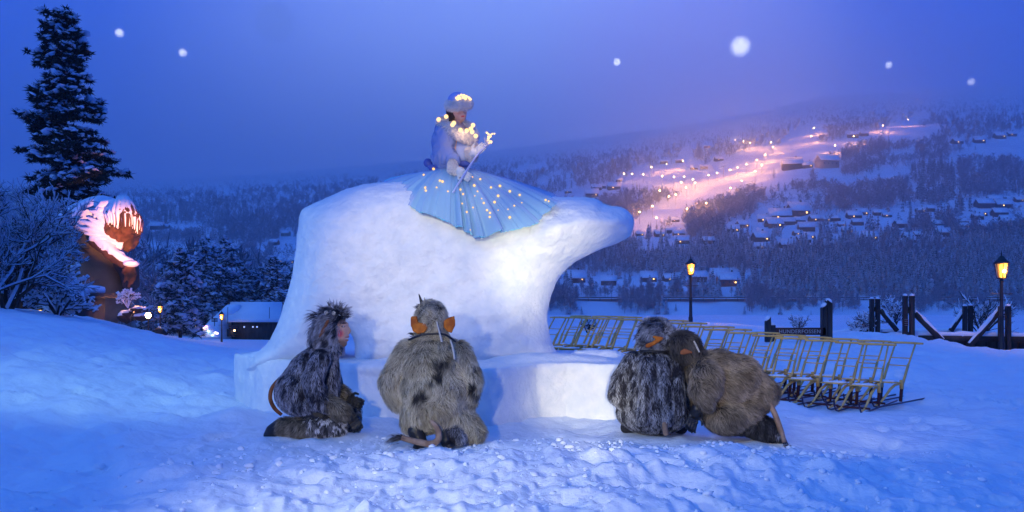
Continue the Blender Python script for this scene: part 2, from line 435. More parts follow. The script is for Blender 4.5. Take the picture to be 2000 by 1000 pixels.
nx, ny = 900, 800
pxs = np.linspace(-800, 2800, nx); ys = 1.2*np.exp(np.linspace(0, math.log(190/1.2), ny))
PX, YY = np.meshgrid(pxs, ys); XX = (PX-HX)/F0*YY
Z = ground_base(XX, YY); flat = np.exp(-np.clip((YY-20)/40, 0, 5))
Z += flat*(.05*fbm(XX*.5, YY*.5, 0, 3, 3)+.010*fbm(XX*3, YY*3, 0, 5, 3))
# the shovelled mound in front of the kneeling figures: clods, slides and finger-deep grooves
wm = np.exp(-((XX-.75)/2.5)**4)*sst(3.2, 4.2, YY)*(1-sst(6.3, 6.9, YY))
wm2 = np.exp(-((XX-.6)/3.2)**4)*sst(3, 3.6, YY)*(1-sst(6.6, 7.4, YY))
rid = 1-np.abs(fbm(XX*1.7+YY*.7, YY*2.4-XX*.5, 0, 11, 3))
Z += wm*(.085*np.exp(-((YY-5.9-.25*fbm(XX*1.3, XX*0, 0, 9, 2))/.42)**2)+.060*(rid-.6)+.026*fbm(XX*6+YY*3, YY*3-XX, 0, 13, 5))
cl = np.clip(noise3(XX*7, YY*7, 0, 21), .25, 1)-.25; Z += wm2*cl*.045
cl = np.clip(noise3(XX*15, YY*15, 0, 22), .3, 1)-.3; Z += wm2*cl*.045
# trodden snow, tracks on the path, heaps along the edges
Z += .055*flat*np.clip(fbm(XX*1.5, YY*1.5, 0, 41, 5), -1, 1)*(1-wm)+.03*flat*(1-wm)*np.clip(noise3(XX*4, YY*4, 0, 42), 0, 1)
lft = sst(-1.0, -3.0, XX)*flat; Z += lft*.10*np.abs(fbm(XX*1.2, YY*1.2, 0, 43, 4))
Z += .03*flat*np.sin(XX*3.2+fbm(XX*.6, YY*.3, 0, 44, 2)*3)*np.exp(-((XX+5.5+.12*YY)/2.)**2)*sst(8, 12, YY)
rb = sst(1560, 1700, PX)*sst(12.5, 14.5, YY)*(1-sst(24, 27, YY)); Z += rb*(.09*np.abs(fbm(XX*1.1, YY*1.1, 0, 47, 3)))
edge = np.exp(-((YY-np.interp(PX, LIPX, LIPY)+1.5)/1.1)**2)*sst(1620, 1720, PX); Z += edge*.12*np.clip(noise3(XX*.8, YY*.1, 0, 49)+.4, 0, 1.5)
# boot prints where people crossed the snow
q = np.random.default_rng(55)
def prints(x, y, a, n, step=.62):
    for i in range(n):
        a2 = a+q.normal(0, .06); x2 = x+math.cos(a)*step*i+(.11 if i % 2 else -.11)*-math.sin(a)+q.normal(0, .03); y2 = y+math.sin(a)*step*i+(.11 if i % 2 else -.11)*math.cos(a)+q.normal(0, .03)
        if y2 < 2.5: continue
        p_ = HX+x2/y2*F0; i0 = int((p_+800)/3600*(nx-1)); j0 = int(math.log(y2/1.2)/math.log(190/1.2)*(ny-1)); ri = int(.4/y2*F0/3600*nx)+2; rj = 12
        if i0-ri < 1 or i0+ri > nx-2 or j0-rj < 1 or j0+rj > ny-2: continue
        sl = (slice(j0-rj, j0+rj+1), slice(i0-ri, i0+ri+1)); dx = XX[sl]-x2; dy = YY[sl]-y2; u_ = dx*math.cos(a2)+dy*math.sin(a2); v_ = -dx*math.sin(a2)+dy*math.cos(a2)
        e_ = (u_/.16)**2+(v_/.065)**2; Z[sl] += -.045*np.exp(-e_**2)+.016*np.exp(-((np.sqrt(e_)-1.35)/.3)**2)
for (x, y, a, n) in ((-6, 3.9, .35, 9), (-5.2, 8.5, .9, 14), (-4.6, 6.3, 2.6, 7), (2.6, 5.0, .25, 9), (3.4, 7.5, .9, 9), (4.9, 5.8, 1.25, 12), (-3.2, 5.4, 1.2, 5), (3.0, 4.1, 2.8, 5), (6.4, 9.5, 1.6, 10), (-7.5, 9.5, 1.1, 12), (-4.0, 12.5, 1.7, 18), (5.6, 8.3, 2.9, 6), (-2.8, 4.2, 3.0, 6)): prints(x, y, a, n)
V = np.stack([XX, YY, Z], -1).reshape(-1, 3)
I = np.arange(nx*ny).reshape(ny, nx)
Fg = np.stack([I[:-1, :-1], I[:-1, 1:], I[1:, 1:], I[1:, :-1]], -1).reshape(-1, 4)
link('snow_ground', mesh_np('snow_ground', V, Fg, True), M_snow, kind='structure')
b = MB()
b.box((0, -30, -.35), (140, 64.0, .3)).make('ground_behind', M_snow, kind='structure')
b = MB(); b.add([(-3100, 15, -5), (3100, 15, -5), (3100, 520, -5), (-3100, 520, -5)], [(0, 1, 2, 3)]).make('river', M_river, kind='structure')
# crumbs of snow on the mound
mb = MB(); n = 1500
cx = rng.normal(.6, 2.0, n); cy = 3.4+rng.random(n)**.7*3.7; cz = None
Vs, Fs = ico(1)
from bisect import bisect_left
def surf_z(x, y):
    p = HX+x/y*F0; i = (p+800)/(3600)*(nx-1); j = math.log(y/1.2)/math.log(190/1.2)*(ny-1)
    i0 = int(np.clip(i, 0, nx-2)); j0 = int(np.clip(j, 0, ny-2)); u = i-i0; v = j-j0
    return Z[j0, i0]*(1-u)*(1-v)+Z[j0, i0+1]*u*(1-v)+Z[j0+1, i0]*(1-u)*v+Z[j0+1, i0+1]*u*v
for i in range(n):
    if abs(cx[i]-.6) > 4: continue
    r = .005+.018*rng.random()**4; r *= (1+.9*math.exp(-((cy[i]-6.2)/.35)**2))
    mb.add(Vs*(r*np.array([1.1, 1, .8])*(1+.2*rng.normal(size=3)))*(1+.15*rng.normal(size=(len(Vs), 1)))+np.array([cx[i], cy[i], surf_z(cx[i], cy[i])+r*.3]), Fs)
mb.make('snow_crumbs', M_snow, smooth=True, label='loose crumbs of snow on the mound', cat='snow', kind='stuff')

# ------------------------------------------------------------------ far shore, hillside
YRX = [-600, 200, 420, 600, 800, 1000, 1200, 1400, 1500, 1600, 1800, 2000, 2600]
YRY = [352, 352, 345, 332, 315, 290, 262, 235, 215, 188, 176, 168, 150]
D0, DR, DM = 432., 8000., 1300.
def ridge(px): return np.interp(px, YRX, YRY)
def hill_t(px, py): return np.clip((584-py)/(584-ridge(px)), 0, 1)
def hill_D(t):
    t = np.asarray(t, float); u = np.clip(t/.82, 0, 1)**1.05; v = np.clip((t-.82)/.18, 0, 1)**1.3
    return D0*(DM/D0)**u*(DR/DM)**v
def hill_pt(px, py):
    t = hill_t(px, py); D = hill_D(t); x = (px-HX)/F0*D
    z = CZ+(HY-py)/F0*D+hn(x, D, t)
    return np.stack(np.broadcast_arrays(x, D, z), -1)
def hn(x, D, t): return sst(0, .1, t)*(np.minimum(D, 1400)*.0016*fbm(x*.006, D*.006, 0, 61, 3))
hp = np.linspace(-250, 2300, 400); ht = np.concatenate([np.linspace(0, 1, 220)])
rows = []
for D, y in ((396, None), (402, 606.), (410, 597.), (420, 590.), (427, 584.3)):
    yy = np.full(len(hp), 0.) ; z = -5.6 if y is None else CZ+(HY-y)/F0*D
    nn = 0 if y is None or y < 585 else 1
    x = (hp-HX)/F0*D
    rows.append(np.stack([x, np.full(len(hp), float(D)), z+nn*.8*fbm(x*.05, D*.05, 0, 66, 3)], -1))
for t in ht:
    y = 584-(584-ridge(hp))*t; D = hill_D(t); x = (hp-HX)/F0*D
    rows.append(np.stack([x, np.full(len(hp), D), CZ+(HY-y)/F0*D+hn(x, D, t)], -1))
last = rows[-1].copy(); last[:, 1] = 8200; last[:, 2] += 5; rows.append(last)
V = np.stack(rows); ny2, nx2 = V.shape[:2]; I = np.arange(nx2*ny2).reshape(ny2, nx2)
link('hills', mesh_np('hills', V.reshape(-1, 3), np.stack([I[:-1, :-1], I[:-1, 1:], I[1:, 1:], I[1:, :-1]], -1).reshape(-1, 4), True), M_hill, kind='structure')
b = MB(); b.add([(-900, 421, 2.95), (900, 421, 2.95), (900, 431.5, 3.05), (-900, 431.5, 3.05)], [(0, 1, 2, 3)]).make('road', M_road, kind='structure')
g = thing('guard_rail', 'long dark guard rail beside the road across the river', 'guard rail', (0, 420, 2.2))
b = MB(); b.beam((-900, 420.2, 3.6), (900, 420.2, 3.6), .2, .55); b.make('rail', M_iron, g)
b = MB()
for x in range(-200, 300, 6): b.box((x, 420.5, 2.9), (.2, .2, 1.6))
b.make('rail_posts', M_iron, g, kind='stuff')

def inpoly(px, py, poly):
    px = np.asarray(px, float); py = np.asarray(py, float); r = np.zeros(np.broadcast(px, py).shape, bool); n = len(poly)
    for i in range(n):
        x1, y1 = poly[i]; x2, y2 = poly[(i+1) % n]
        if y1 == y2: continue
        r ^= ((y1 > py) != (y2 > py)) & (px < (x2-x1)*(py-y1)/(y2-y1)+x1)
    return r
PISTE = [(1225, 465), (1237, 432), (1290, 398), (1340, 384), (1400, 352), (1470, 322), (1512, 293), (1540, 262), (1590, 236), (1608, 243), (1592, 276), (1625, 280), (1660, 266), (1700, 262), (1765, 238), (1800, 222), (1822, 226), (1785, 243), (1730, 264), (1662, 284), (1638, 296), (1580, 330), (1500, 342), (1480, 362), (1400, 388), (1340, 413), (1285, 445)]
CLEAR = [PISTE,
  [(1160, 388), (1200, 372), (1225, 348), (1242, 330), (1325, 322), (1338, 300), (1365, 318), (1400, 318), (1470, 288), (1510, 286), (1500, 305), (1440, 335), (1390, 355), (1340, 382), (1290, 372), (1230, 366), (1200, 382)],
  [(1060, 392), (1100, 378), (1150, 366), (1200, 372), (1160, 388), (1110, 392)],
  [(1330, 300), (1345, 280), (1362, 282), (1350, 310), (1338, 318)],
  [(1470, 372), (1500, 350), (1560, 345), (1660, 344), (1770, 331), (1782, 345), (1700, 355), (1655, 364), (1590, 350), (1510, 366)],
  [(1715, 264), (1760, 253), (1852, 246), (1835, 258), (1790, 274), (1745, 276)],
  [(1840, 318), (1870, 300), (1900, 296), (1950, 278), (2010, 250), (2100, 250), (2100, 312), (1990, 314), (1950, 306), (1900, 304), (1862, 318)],
  [(1740, 298), (1790, 294), (1780, 306), (1740, 308)], [(1480, 400), (1600, 398), (1640, 404), (1560, 410), (1480, 412)],
  [(1850, 395), (1872, 385), (1868, 402), (1845, 410)],
  [(292, 446), (330, 440), (372, 436), (396, 444), (380, 454), (330, 452), (296, 456)], [(416, 380), (430, 373), (466, 374), (462, 382)],
  [(498, 488), (512, 476), (530, 474), (516, 498), (504, 500)], [(1000, 336), (1030, 326), (1066, 318), (1060, 328), (1010, 340)], [(1040, 356), (1060, 345), (1080, 350), (1060, 362)],
  [(545, 468), (590, 462), (590, 474), (560, 478)]]
SPARSE = [[(1415, 440), (1490, 412), (1600, 420), (1700, 412), (1800, 400), (1860, 398), (1850, 425), (1740, 440), (1750, 462), (1700, 478), (1560, 488), (1430, 480), (1420, 462)],
  [(1880, 385), (2060, 375), (2060, 450), (1930, 448), (1870, 430)], [(1080, 575), (1080, 538), (1300, 535), (1480, 538), (1500, 575)], [(1230, 470), (1240, 452), (1330, 440), (1350, 462), (1330, 470)],
  [(1480, 392), (1510, 372), (1600, 372), (1640, 390), (1560, 400)], [(1230, 470), (1330, 470), (1400, 490), (1300, 500), (1240, 490)]]

# ------------------------------------------------------------------ tree prototypes
def spruce_mesh(h, r, tiers, nb, seed):
    q = np.random.default_rng(seed); V = []; F = []
    def tri(a, b, c_): k = len(V); V.extend((a, b, c_)); F.append((k, k+1, k+2))
    for i in range(tiers):
        t = i/(tiers-1); z = h*(.08+.90*t**.92); rr = r*(1-t)**.85+.02*r+.03
        for j in range(nb):
            a = 2*pi*(j+q.random())/nb; L = rr*(.65+.6*q.random()); dz = -L*(.32+.3*q.random())-h/tiers*.35; w = L*(.28+.25*q.random())
            c0, s0 = math.cos(a), math.sin(a); root = np.array([0, 0, z+h/tiers*.35]); tip = np.array([c0*L, s0*L, z+dz])
            sd = np.array([-s0, c0, 0])*w; m = np.array([c0*L*.55, s0*L*.55, z+dz*.45+h/tiers*.12])
            tri(root, m-sd, m+sd*.15); tri(root, m+sd*.15-sd*.3, m+sd); tri(m-sd, tip-sd*.3+np.array([0, 0, -.05*h/tiers]), m+sd*.15); tri(m-sd*.15, tip, m+sd)
    k = 6; V0 = [(.016*h*math.cos(2*pi*j/k), .016*h*math.sin(2*pi*j/k), z) for z in (-.6, h*.5) for j in range(k)]
    n0 = len(V); V.extend(np.array(V0)); 
    for j in range(k): F.append((n0+j, n0+(j+1) % k, n0+k+j)); F.append((n0+(j+1) % k, n0+k+(j+1) % k, n0+k+j))
    k = len(V); V.extend(np.array([(0, .03*r, h*.9), (0, -.03*r, h*.9), (0, 0, h*1.03)])); F.append((k, k+1, k+2))
    return np.array(V), np.array(F)
def frost_mesh(h, r, n, seed, upright=.8, base=.25, fat=1.):
    """a leafless crown: trunk, limbs and a cloud of thin frosted twigs"""
    q = np.random.default_rng(seed); V = []; F = []
    def blade(a, b, w):
        d = b-a; s_ = np.cross(d, q.normal(size=3)); s_ /= np.linalg.norm(s_)+1e-9; k = len(V); V.extend((a-s_*w, a+s_*w, b)); F.append((k, k+1, k+2))
    for s_ in (0, 1, 2): blade(np.array([0, 0, -.5]), np.array([0, 0, h*.8]), .018*h)
    for i in range(n):
        z0 = h*(base+(1-base)*.75*q.random()); a = q.random()*2*pi; el = q.normal(upright, .3)
        t = (z0/h-base)/(1-base); L = r*(1-.55*t)*(.5+.6*q.random())
        d = np.array([math.cos(a)*math.cos(el), math.sin(a)*math.cos(el), math.sin(el)]); p = np.array([0, 0, z0]); e = p+d*L
        blade(p, e, .006*h+.004)
        for m in range(5):
            u = .3+.7*q.random(); s0 = p+(e-p)*u; dd = d+q.normal(0, .55, 3); blade(s0, s0+dd*L*(.25+.3*q.random()), fat*.010*h*(.5+q.random()))
    return np.array(V), np.array(F)
SP = [spruce_mesh(12, 2.3, 13, 10, 1), spruce_mesh(13, 2.0, 14, 9, 2), spruce_mesh(10, 2.2, 12, 9, 3)]
SPM = [mesh_np('spruce', v, f) for v, f in SP]
SPL = [spruce_mesh(12, 2.6, 6, 5, 4), spruce_mesh(12, 2.3, 6, 5, 5), spruce_mesh(11, 2.8, 6, 5, 6)]
FR = [frost_mesh(8, 3.2, 60, 1), frost_mesh(9, 2.6, 60, 2, 1.0), frost_mesh(6, 2.8, 50, 3, .6, .1)]
FRM = [mesh_np('frosted_tree', v, f) for v, f in FR]
FRL = [frost_mesh(10, 4.4, 15, 4, .6, .1, 2.6), frost_mesh(11, 4, 15, 5, .8, .1, 2.6), frost_mesh(9, 4.6, 15, 6, .5, .1, 2.6)]
for me in SPM: me.materials.append(M_spruce)
for me in FRM: me.materials.append(M_frost)

c1 = [(35, 690, 75), (120, 680, 120), (215, 655, 120), (165, 710, 70), (85, 725, 90), (225, 700, 50), (310, 690, 70), (370, 690, 40), (415, 690, 50), (455, 720, 40), (520, 675, 80), (565, 655, 60), (655, 658, 50), (485, 755, 60), (262, 750, 90), (215, 770, 50), (275, 787, 60), (25, 760, 60), (30, 800, 60), (150, 835, 70), (245, 808, 80), (605, 792, 80), (540, 712, 60), (700, 668, 50), (770, 725, 70), (812, 782, 60), (866, 775, 40), (835, 803, 60), (925, 636, 60), (880, 642, 50), (970, 722, 50), (1115, 702, 50), (1125, 728, 50), (1120, 752, 50), (1000, 772, 80), (980, 745, 50), (1225, 613, 90), (1330, 612, 90), (1285, 582, 70), (1355, 575, 50), (1410, 577, 50), (1210, 658, 60), (1310, 662, 80), (1340, 686, 60), (1345, 712, 60), (1230, 738, 50), (1190, 678, 50),
      (185, 410, 110), (270, 402, 60), (375, 398, 120), (1080, 268, 60), (1200, 262, 60), (1310, 238, 60), (1375, 226, 50), (515, 232, 60), (575, 222, 45)]
c6 = [(210, 292, 130), (690, 285, 110), (825, 285, 90), (1010, 288, 120), (1150, 276, 120), (1205, 315, 150), (1400, 332, 60), (430, 308, 40), (670, 102, 70), (905, 42, 100), (1078, 42, 60), (1415, 27, 110), (1430, 77, 80), (1600, 72, 100)]
c8 = [(365, 578, 50), (548, 562, 70), (610, 548, 50), (662, 558, 90), (520, 602, 90), (697, 502, 45), (988, 382, 55), (1090, 374, 55), (1250, 417, 50), (1345, 362, 60), (1185, 422, 50), (1270, 283, 45), (1065, 762, 55), (1040, 838, 50), (1085, 858, 80), (960, 862, 70), (830, 856, 50), (1500, 802, 80), (1440, 832, 80), (1110, 907, 90), (870, 967, 60)]
hs_ = [(1480+a/2.777, 180+y/2.777, w/2.777) for a, y, w in c1]+[(1060+a/3.334, 460+y/3.334, w/3.334) for a, y, w in c6]+[(1000+a/3.334, 200+y/3.334, w/3.334) for a, y, w in c8]+[(307, 443, 26), (324, 441, 16), (558, 456, 18), (573, 510, 14), (535, 474, 12), (545, 508, 14)]
def scatter(n, x0, x1, y0, y1, allow, seed):
    q = np.random.default_rng(seed); px = q.uniform(x0, x1, n); py = q.uniform(y0, y1, n)
    ok = allow(px, py, q); return px[ok], py[ok]
def cleared(px, py, q, sparse=.12):
    w = 5*noise3(px*.06, py*.1, 0, 71); ok = np.ones(len(px), bool)
    for i_, P_ in enumerate(CLEAR):
        ok &= ~inpoly(px+w*(i_ > 0), py+w*.5*(i_ > 0), P_) & ~inpoly(px, py-7, P_)
    for P_ in SPARSE: ok &= ~(inpoly(px+w, py, P_) & (q.random(len(px)) > sparse))
    for (hx, hy, hw_) in hs_: ok &= ~((np.abs(px-hx) < hw_*.62+3) & (py > hy-3) & (py < hy+9+hw_*.30))
    return ok & (py > ridge(px)+2)
def fuse(protos, P_, S, seed):
    q = np.random.default_rng(seed); Vs_, Fs_ = [], []; off = 0
    k = q.integers(0, len(protos), len(P_)); yaw = q.random(len(P_))*2*pi
    for j, (v, f) in enumerate(protos):
        ii = np.where(k == j)[0]
        if not len(ii): continue
        c_, s_ = np.cos(yaw[ii]), np.sin(yaw[ii]); sx = S[ii][:, None]; sz = sx*(.85+.35*q.random((len(ii), 1)))
        X = (v[None, :, 0]*c_[:, None]-v[None, :, 1]*s_[:, None])*sx+P_[ii, 0:1]; Y_ = (v[None, :, 0]*s_[:, None]+v[None, :, 1]*c_[:, None])*sx+P_[ii, 1:2]; Z_ = v[None, :, 2]*sz+P_[ii, 2:3]
        Vs_.append(np.stack([X, Y_, Z_], -1).reshape(-1, 3)); Fs_.append((f[None]+(np.arange(len(ii))*len(v))[:, None, None]).reshape(-1, 3)+off); off += len(ii)*len(v)
    return np.vstack(Vs_), np.vstack(Fs_)

# kinds of cover: spruce stands low on the slope, pale leafless woods higher
def kindnoise(px, py): return noise3(px*.012, py*.03, 0, 77)
ind_s, ind_f = [], []          # individuals
def spr_ok(px, py, q): return cleared(px, py, q, .25) & ((kindnoise(px, py) > np.where(py > 470, -.55, np.where(py > 400, .25, .55))) | (q.random(len(px)) < .08))
def fro_ok(px, py, q): return cleared(px, py, q, .10) & ((kindnoise(px, py) < np.where(py > 470, -.2, .35)) | (q.random(len(px)) < .15))
px, py = scatter(3600, 1060, 2120, 455, 580, spr_ok, 101)
o_ = np.argsort(-py); px, py = px[o_], py[o_]
near_s = np.stack([px, py], 1)
# riverside trees, traced one by one
river_s = [(1112, 602, 9.5), (1120, 606, 7.5), (1110, 612, 8), (1136, 613, 4), (1078, 604, 4.5), (1262, 608, 10), (1275, 606, 9), (1292, 607, 11), (1301, 612, 9.5), (1283, 612, 9), (1218, 590, 6.5), (1524, 618, 9.5), (1584, 617, 3.5), (1246, 613, 5), (1320, 610, 5), (1454, 612, 4), (1940, 600, 3.5), (1395, 560, 9), (1180, 520, 9)]
far_s = [(1150, 545, 10), (1160, 540, 8), (1085, 560, 9), (1290, 540, 9), (1480, 560, 11), (1895, 575, 13), (1945, 570, 14), (1905, 580, 9), (1830, 575, 10)]
spr_label = 'snow-dusted spruce in the dense wood on the far hillside'
cnt = 0
def put(me, name, P_, s, **t):
    o = bpy.data.objects.new(name, me); C.objects.link(o); o.location = tuple(P_); o.rotation_euler.z = random.random()*6.28; o.scale = (s, s, s*random.uniform(.9, 1.15)); return tag(o, **t)
for (a, y, h) in river_s:
    D = 398+(612-y)*1.3 if y > 584 else float(hill_D(hill_t(a, y)))
    z = -4.6+(D-396)*.27 if y > 584 else hill_pt(a, y)[2]
    put(SPM[cnt % 3], 'spruce', ((a-HX)/F0*D, D, z-.3), h/12, label='small spruce standing on the snowy river bank below the road', cat='tree', group='spruces along the far river bank'); cnt += 1
for (a, y, h) in far_s:
    p = hill_pt(a, y); put(SPM[cnt % 3], 'spruce', p, h/12, label='tall snowy spruce standing just above the road', cat='tree', group='spruces above the road'); cnt += 1
ns = 270
for a, y in near_s[:ns]:
    p = hill_pt(a, y); put(SPM[cnt % 3], 'spruce', p, random.uniform(.75, 1.25), label=spr_label, cat='tree', group='spruces of the hillside wood'); cnt += 1
rest = near_s[ns:]; Pn = hill_pt(rest[:, 0], rest[:, 1]); v, f = fuse(SP, Pn, rng.uniform(.7, 1.25, len(Pn)), 5)
link('spruce_wood', mesh_np('spruce_wood', v, f), M_spruce, label='dense snow-dusted spruce wood on the lower hillside', cat='forest', kind='stuff')
px, py = scatter(20000, -60, 2080, 200, 470, spr_ok, 102); Pn = hill_pt(px, py); v, f = fuse(SPL, Pn, rng.uniform(.7, 1.2, len(Pn)), 6)
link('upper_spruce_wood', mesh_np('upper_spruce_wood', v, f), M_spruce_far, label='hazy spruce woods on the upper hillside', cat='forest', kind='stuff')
px, py = scatter(4000, 1060, 2120, 440, 584, fro_ok, 103); o_ = np.argsort(-py); px, py = px[o_], py[o_]
for a, y in zip(px[:120], py[:120]):
    put(FRM[cnt % 3], 'frosted_tree', hill_pt(a, y), random.uniform(.5, 1.1), label='pale frosted leafless tree at the foot of the far hillside', cat='tree', group='frosted trees on the lower hillside'); cnt += 1
Pn = hill_pt(px[120:], py[120:]); v, f = fuse(FR, Pn, rng.uniform(.6, 1.1, len(Pn)), 7)
link('frosted_wood', mesh_np('frosted_wood', v, f), M_frost, label='pale frosted leafless wood on the lower hillside', cat='forest', kind='stuff')
px, py = scatter(34000, -60, 2080, 160, 470, fro_ok, 104); Pn = hill_pt(px, py); v, f = fuse(FRL, Pn, rng.uniform(.8, 1.3, len(Pn)), 8)
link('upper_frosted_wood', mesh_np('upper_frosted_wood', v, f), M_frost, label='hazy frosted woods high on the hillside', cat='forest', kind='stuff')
px, py = scatter(7000, 180, 1070, 462, 583, fro_ok, 106); Pn = hill_pt(px, py); v, f = fuse(FRL, Pn, rng.uniform(.6, 1.1, len(Pn)), 18)
link('valley_wood', mesh_np('valley_wood', v, f), M_frost, label='frosted wood across the valley behind the snow-roofed building', cat='forest', kind='stuff')
# leafless brush on the river bank
q = np.random.default_rng(105); a = q.uniform(1060, 2100, 900); y = q.uniform(588, 611, 900)
k = (noise3(a*.02, 0, 0, 91) > -.25); a, y = a[k], y[k]
D = 400+(610-y)*1.1; Pn = np.stack([(a-HX)/F0*D, D, -4.8+(D-396)*.27], 1); hs = .40+.75*q.random(len(a))*np.where(a < 1500, 1, .5)
n_i = 100
for i in range(n_i): put(FRM[1], 'bare_shrub', Pn[i], hs[i]*1.2, label='leafless frosted shrub on the far river bank', cat='shrub', group='shrubs on the far river bank')
v, f = fuse(FR, Pn[n_i:], hs[n_i:], 9)
link('bank_brush', mesh_np('bank_brush', v, f), M_frost, label='thicket of leafless brush along the far river bank', cat='brush', kind='stuff')

# ------------------------------------------------------------------ houses on the hill
def house_proto(w, d, h, wall, wins, lit, name='cabin'):
    t = thing(name, '', 'house', (0, 0, 0), 0, 'snow-roofed houses on the hillside')
    b = MB(); b.box((0, 0, h/2-1), (w, d, h+2)); 
    b.prism([(-w/2, h-.01), (w/2, h-.01), (0, h+w*.0+d*.24)], -d/2+.02, d/2-.02) if False else None
    # gable ends face left and right
    k = h+d*.46; b.add([(-w/2, -d/2, h), (-w/2, d/2, h), (-w/2, 0, k), (w/2, -d/2, h), (w/2, d/2, h), (w/2, 0, k)], [(0, 1, 2), (3, 5, 4)])
    b.make('wall', wall, t)
    b = MB(); e = .9
    for s in (-1, 1):
        a0 = np.array([-w/2-e, s*(d/2+e), h-e*.9]); a1 = np.array([w/2+e, s*(d/2+e), h-e*.9]); b0 = np.array([-w/2-e, 0, k+.05]); b1 = np.array([w/2+e, 0, k+.05])
        up = np.array([0, 0, .75]); Vv = [a0, a1, b1, b0, a0+up, a1+up, b1+up, b0+up]
        b.add(Vv, [(0, 1, 2, 3), (4, 7, 6, 5), (0, 4, 5, 1), (1, 5, 6, 2), (3, 2, 6, 7), (0, 3, 7, 4)])
    rf = b.make('roof', M_roofsnow, t)
    b = MB(); b.box((w*.22, .6, k+.9), (.9, .9, 2.2)); b.make('chimney', M_cabin, rf)
    for i in range(wins):
        b = MB(); x = -w/2+w*(i+.7)/(wins+.4); b.box((x, -d/2-.04, h*.42), (1.0, .1, .9))
        b.make('window', M_litwin if i in lit else M_darkwin, t)
    return t
HP = [house_proto(13, 9, 2.8, M_cabin, 4, (1,)), house_proto(16, 11, 4.2, M_cabin, 5, ()), house_proto(11, 9, 2.7, M_cabin, 3, (2,)), house_proto(13, 8, 4, M_cabin_red, 3, (2,)), house_proto(15, 9, 5, M_cabin_pale, 4, ())]
HW = [14.8, 17.8, 12.8, 14.8, 16.8]
ordn = ['first', 'second', 'third', 'fourth', 'fifth', 'sixth', 'seventh', 'eighth', 'ninth', 'tenth', 'eleventh', 'twelfth', 'thirteenth', 'fourteenth', 'fifteenth', 'sixteenth', 'seventeenth', 'eighteenth', 'nineteenth', 'twentieth']
def band(x, y):
    if x < 700: return 'on the hazy left hillside'
    if y > 530: return 'in the row just above the road'
    if x > 1870 and 370 < y: return 'of the cluster at the right edge'
    if x > 1410 and y > 450: return 'in the lower village rows'
    if x > 1410 and y > 400: return 'in the upper village rows'
    if x > 1410: return 'high on the right slope'
    if y > 440: return 'in the wood under the ski slope'
    if y > 345: return 'beside the ski slope, below the field'
    return 'in the field left of the ski slope'
byb = {}
for i, hh in enumerate(hs_): byb.setdefault(band(hh[0], hh[1]), []).append(hh)
used = set()
for bn, L in byb.items():
    L.sort(key=lambda h: h[0]); 
    nd = 0; nums = {}
    for i, (x, y, w) in enumerate(L):
        kk = (int(x*7+y*3)) % 3
        if (abs(x-1379.4) < 2 and y < 430) : kk = 3
        if abs(x-1421) < 3 and y > 540: kk = 3
        if abs(x-1615) < 3 and y < 330 or abs(x-1375) < 2 and y < 330 or abs(x-558) < 2: kk = 4
        p = hill_pt(x, y+4); sc = w*p[1]/F0/HW[kk]; sc = min(max(sc, .55), 1.9)
        rz = ((int(x*13) % 50)-25)/100.
        kindw = {0: 'cabin with one lit window', 1: 'large dark house', 2: 'cabin with lit end window', 3: 'red-walled cabin', 4: 'pale-walled house'}[kk]
        key = (bn, kk); nums[key] = nums.get(key, 0)+1
        tot = nums[key]
        lab = f'{ordn[min(tot, 20)-1]} {kindw} from left {bn}'
        loc = (p[0], p[1], p[2]+.2)
        if kk not in used:
            used.add(kk); o = HP[kk]; o.location = loc; o.rotation_euler.z = rz; o.scale = (sc,)*3; o['label'] = lab
        else: dup(HP[kk], loc, rz, lab, sc)

# ------------------------------------------------------------------ ski slope lamps, lift pylons
def mast_proto():
    t = thing('slope_lamp', '', 'lamp post', (0, 0, 0), 0, 'lamp posts lighting the ski slope')
    b = MB(); b.tube([(0, 0, -1), (0, 0, 12)], [.16, .10], 6); b.make('pole', M_mast, t)
    b = MB(); b.lathe((0, 0, 12), [(.05, .45), (.5, .4), (.55, .25), (.1, .25)], 8); b.make('lamp_hood', M_mast, t)
    b = MB(); b.ball((0, 0, 11.8), (.5, .5, .45)); b.make('bulb', M_bulb, t)
    return t
c8l = [(1453, 243, 1), (1508, 248, 0), (1550, 258, 1), (1593, 370, 0), (1648, 333, 1), (1526, 403, 1), (1470, 425, 0), (1420, 442, 1), (1335, 463, 1), (1280, 480, 0), (1122, 487, 0), (1177, 505, 1), (1192, 525, 0), (1102, 524, 1), (1133, 552, 0), (1021, 608, 0), (1066, 595, 1), (961, 571, 0), (915, 671, 1), (831, 712, 1), (1006, 402, 0), (1113, 380, 0), (855, 470, 1), (783, 465, 1), (730, 465, 1), (908, 422, 0), (978, 483, 1), (1423, 552, 1), (1497, 508, 1), (1583, 455, 1), (1627, 412, 0), (1055, 490, 0), (940, 750, 1), (1265, 650, 1), (1140, 690, 1)]
c1l = [(305, 190, 1), (290, 237, 1), (82, 290, 1), (72, 268, 0), (40, 335, 1), (207, 357, 1), (678, 178, 1), (815, 147, 1), (865, 43, 0), (420, 290, 1), (520, 240, 1)]
LL = [(1000+a/3.334, 200+y/3.334, k) for a, y, k in c8l]+[(1480+a/2.777, 180+y/2.777, k) for a, y, k in c1l]
LL.sort(key=lambda q_: q_[0]); proto = mast_proto()
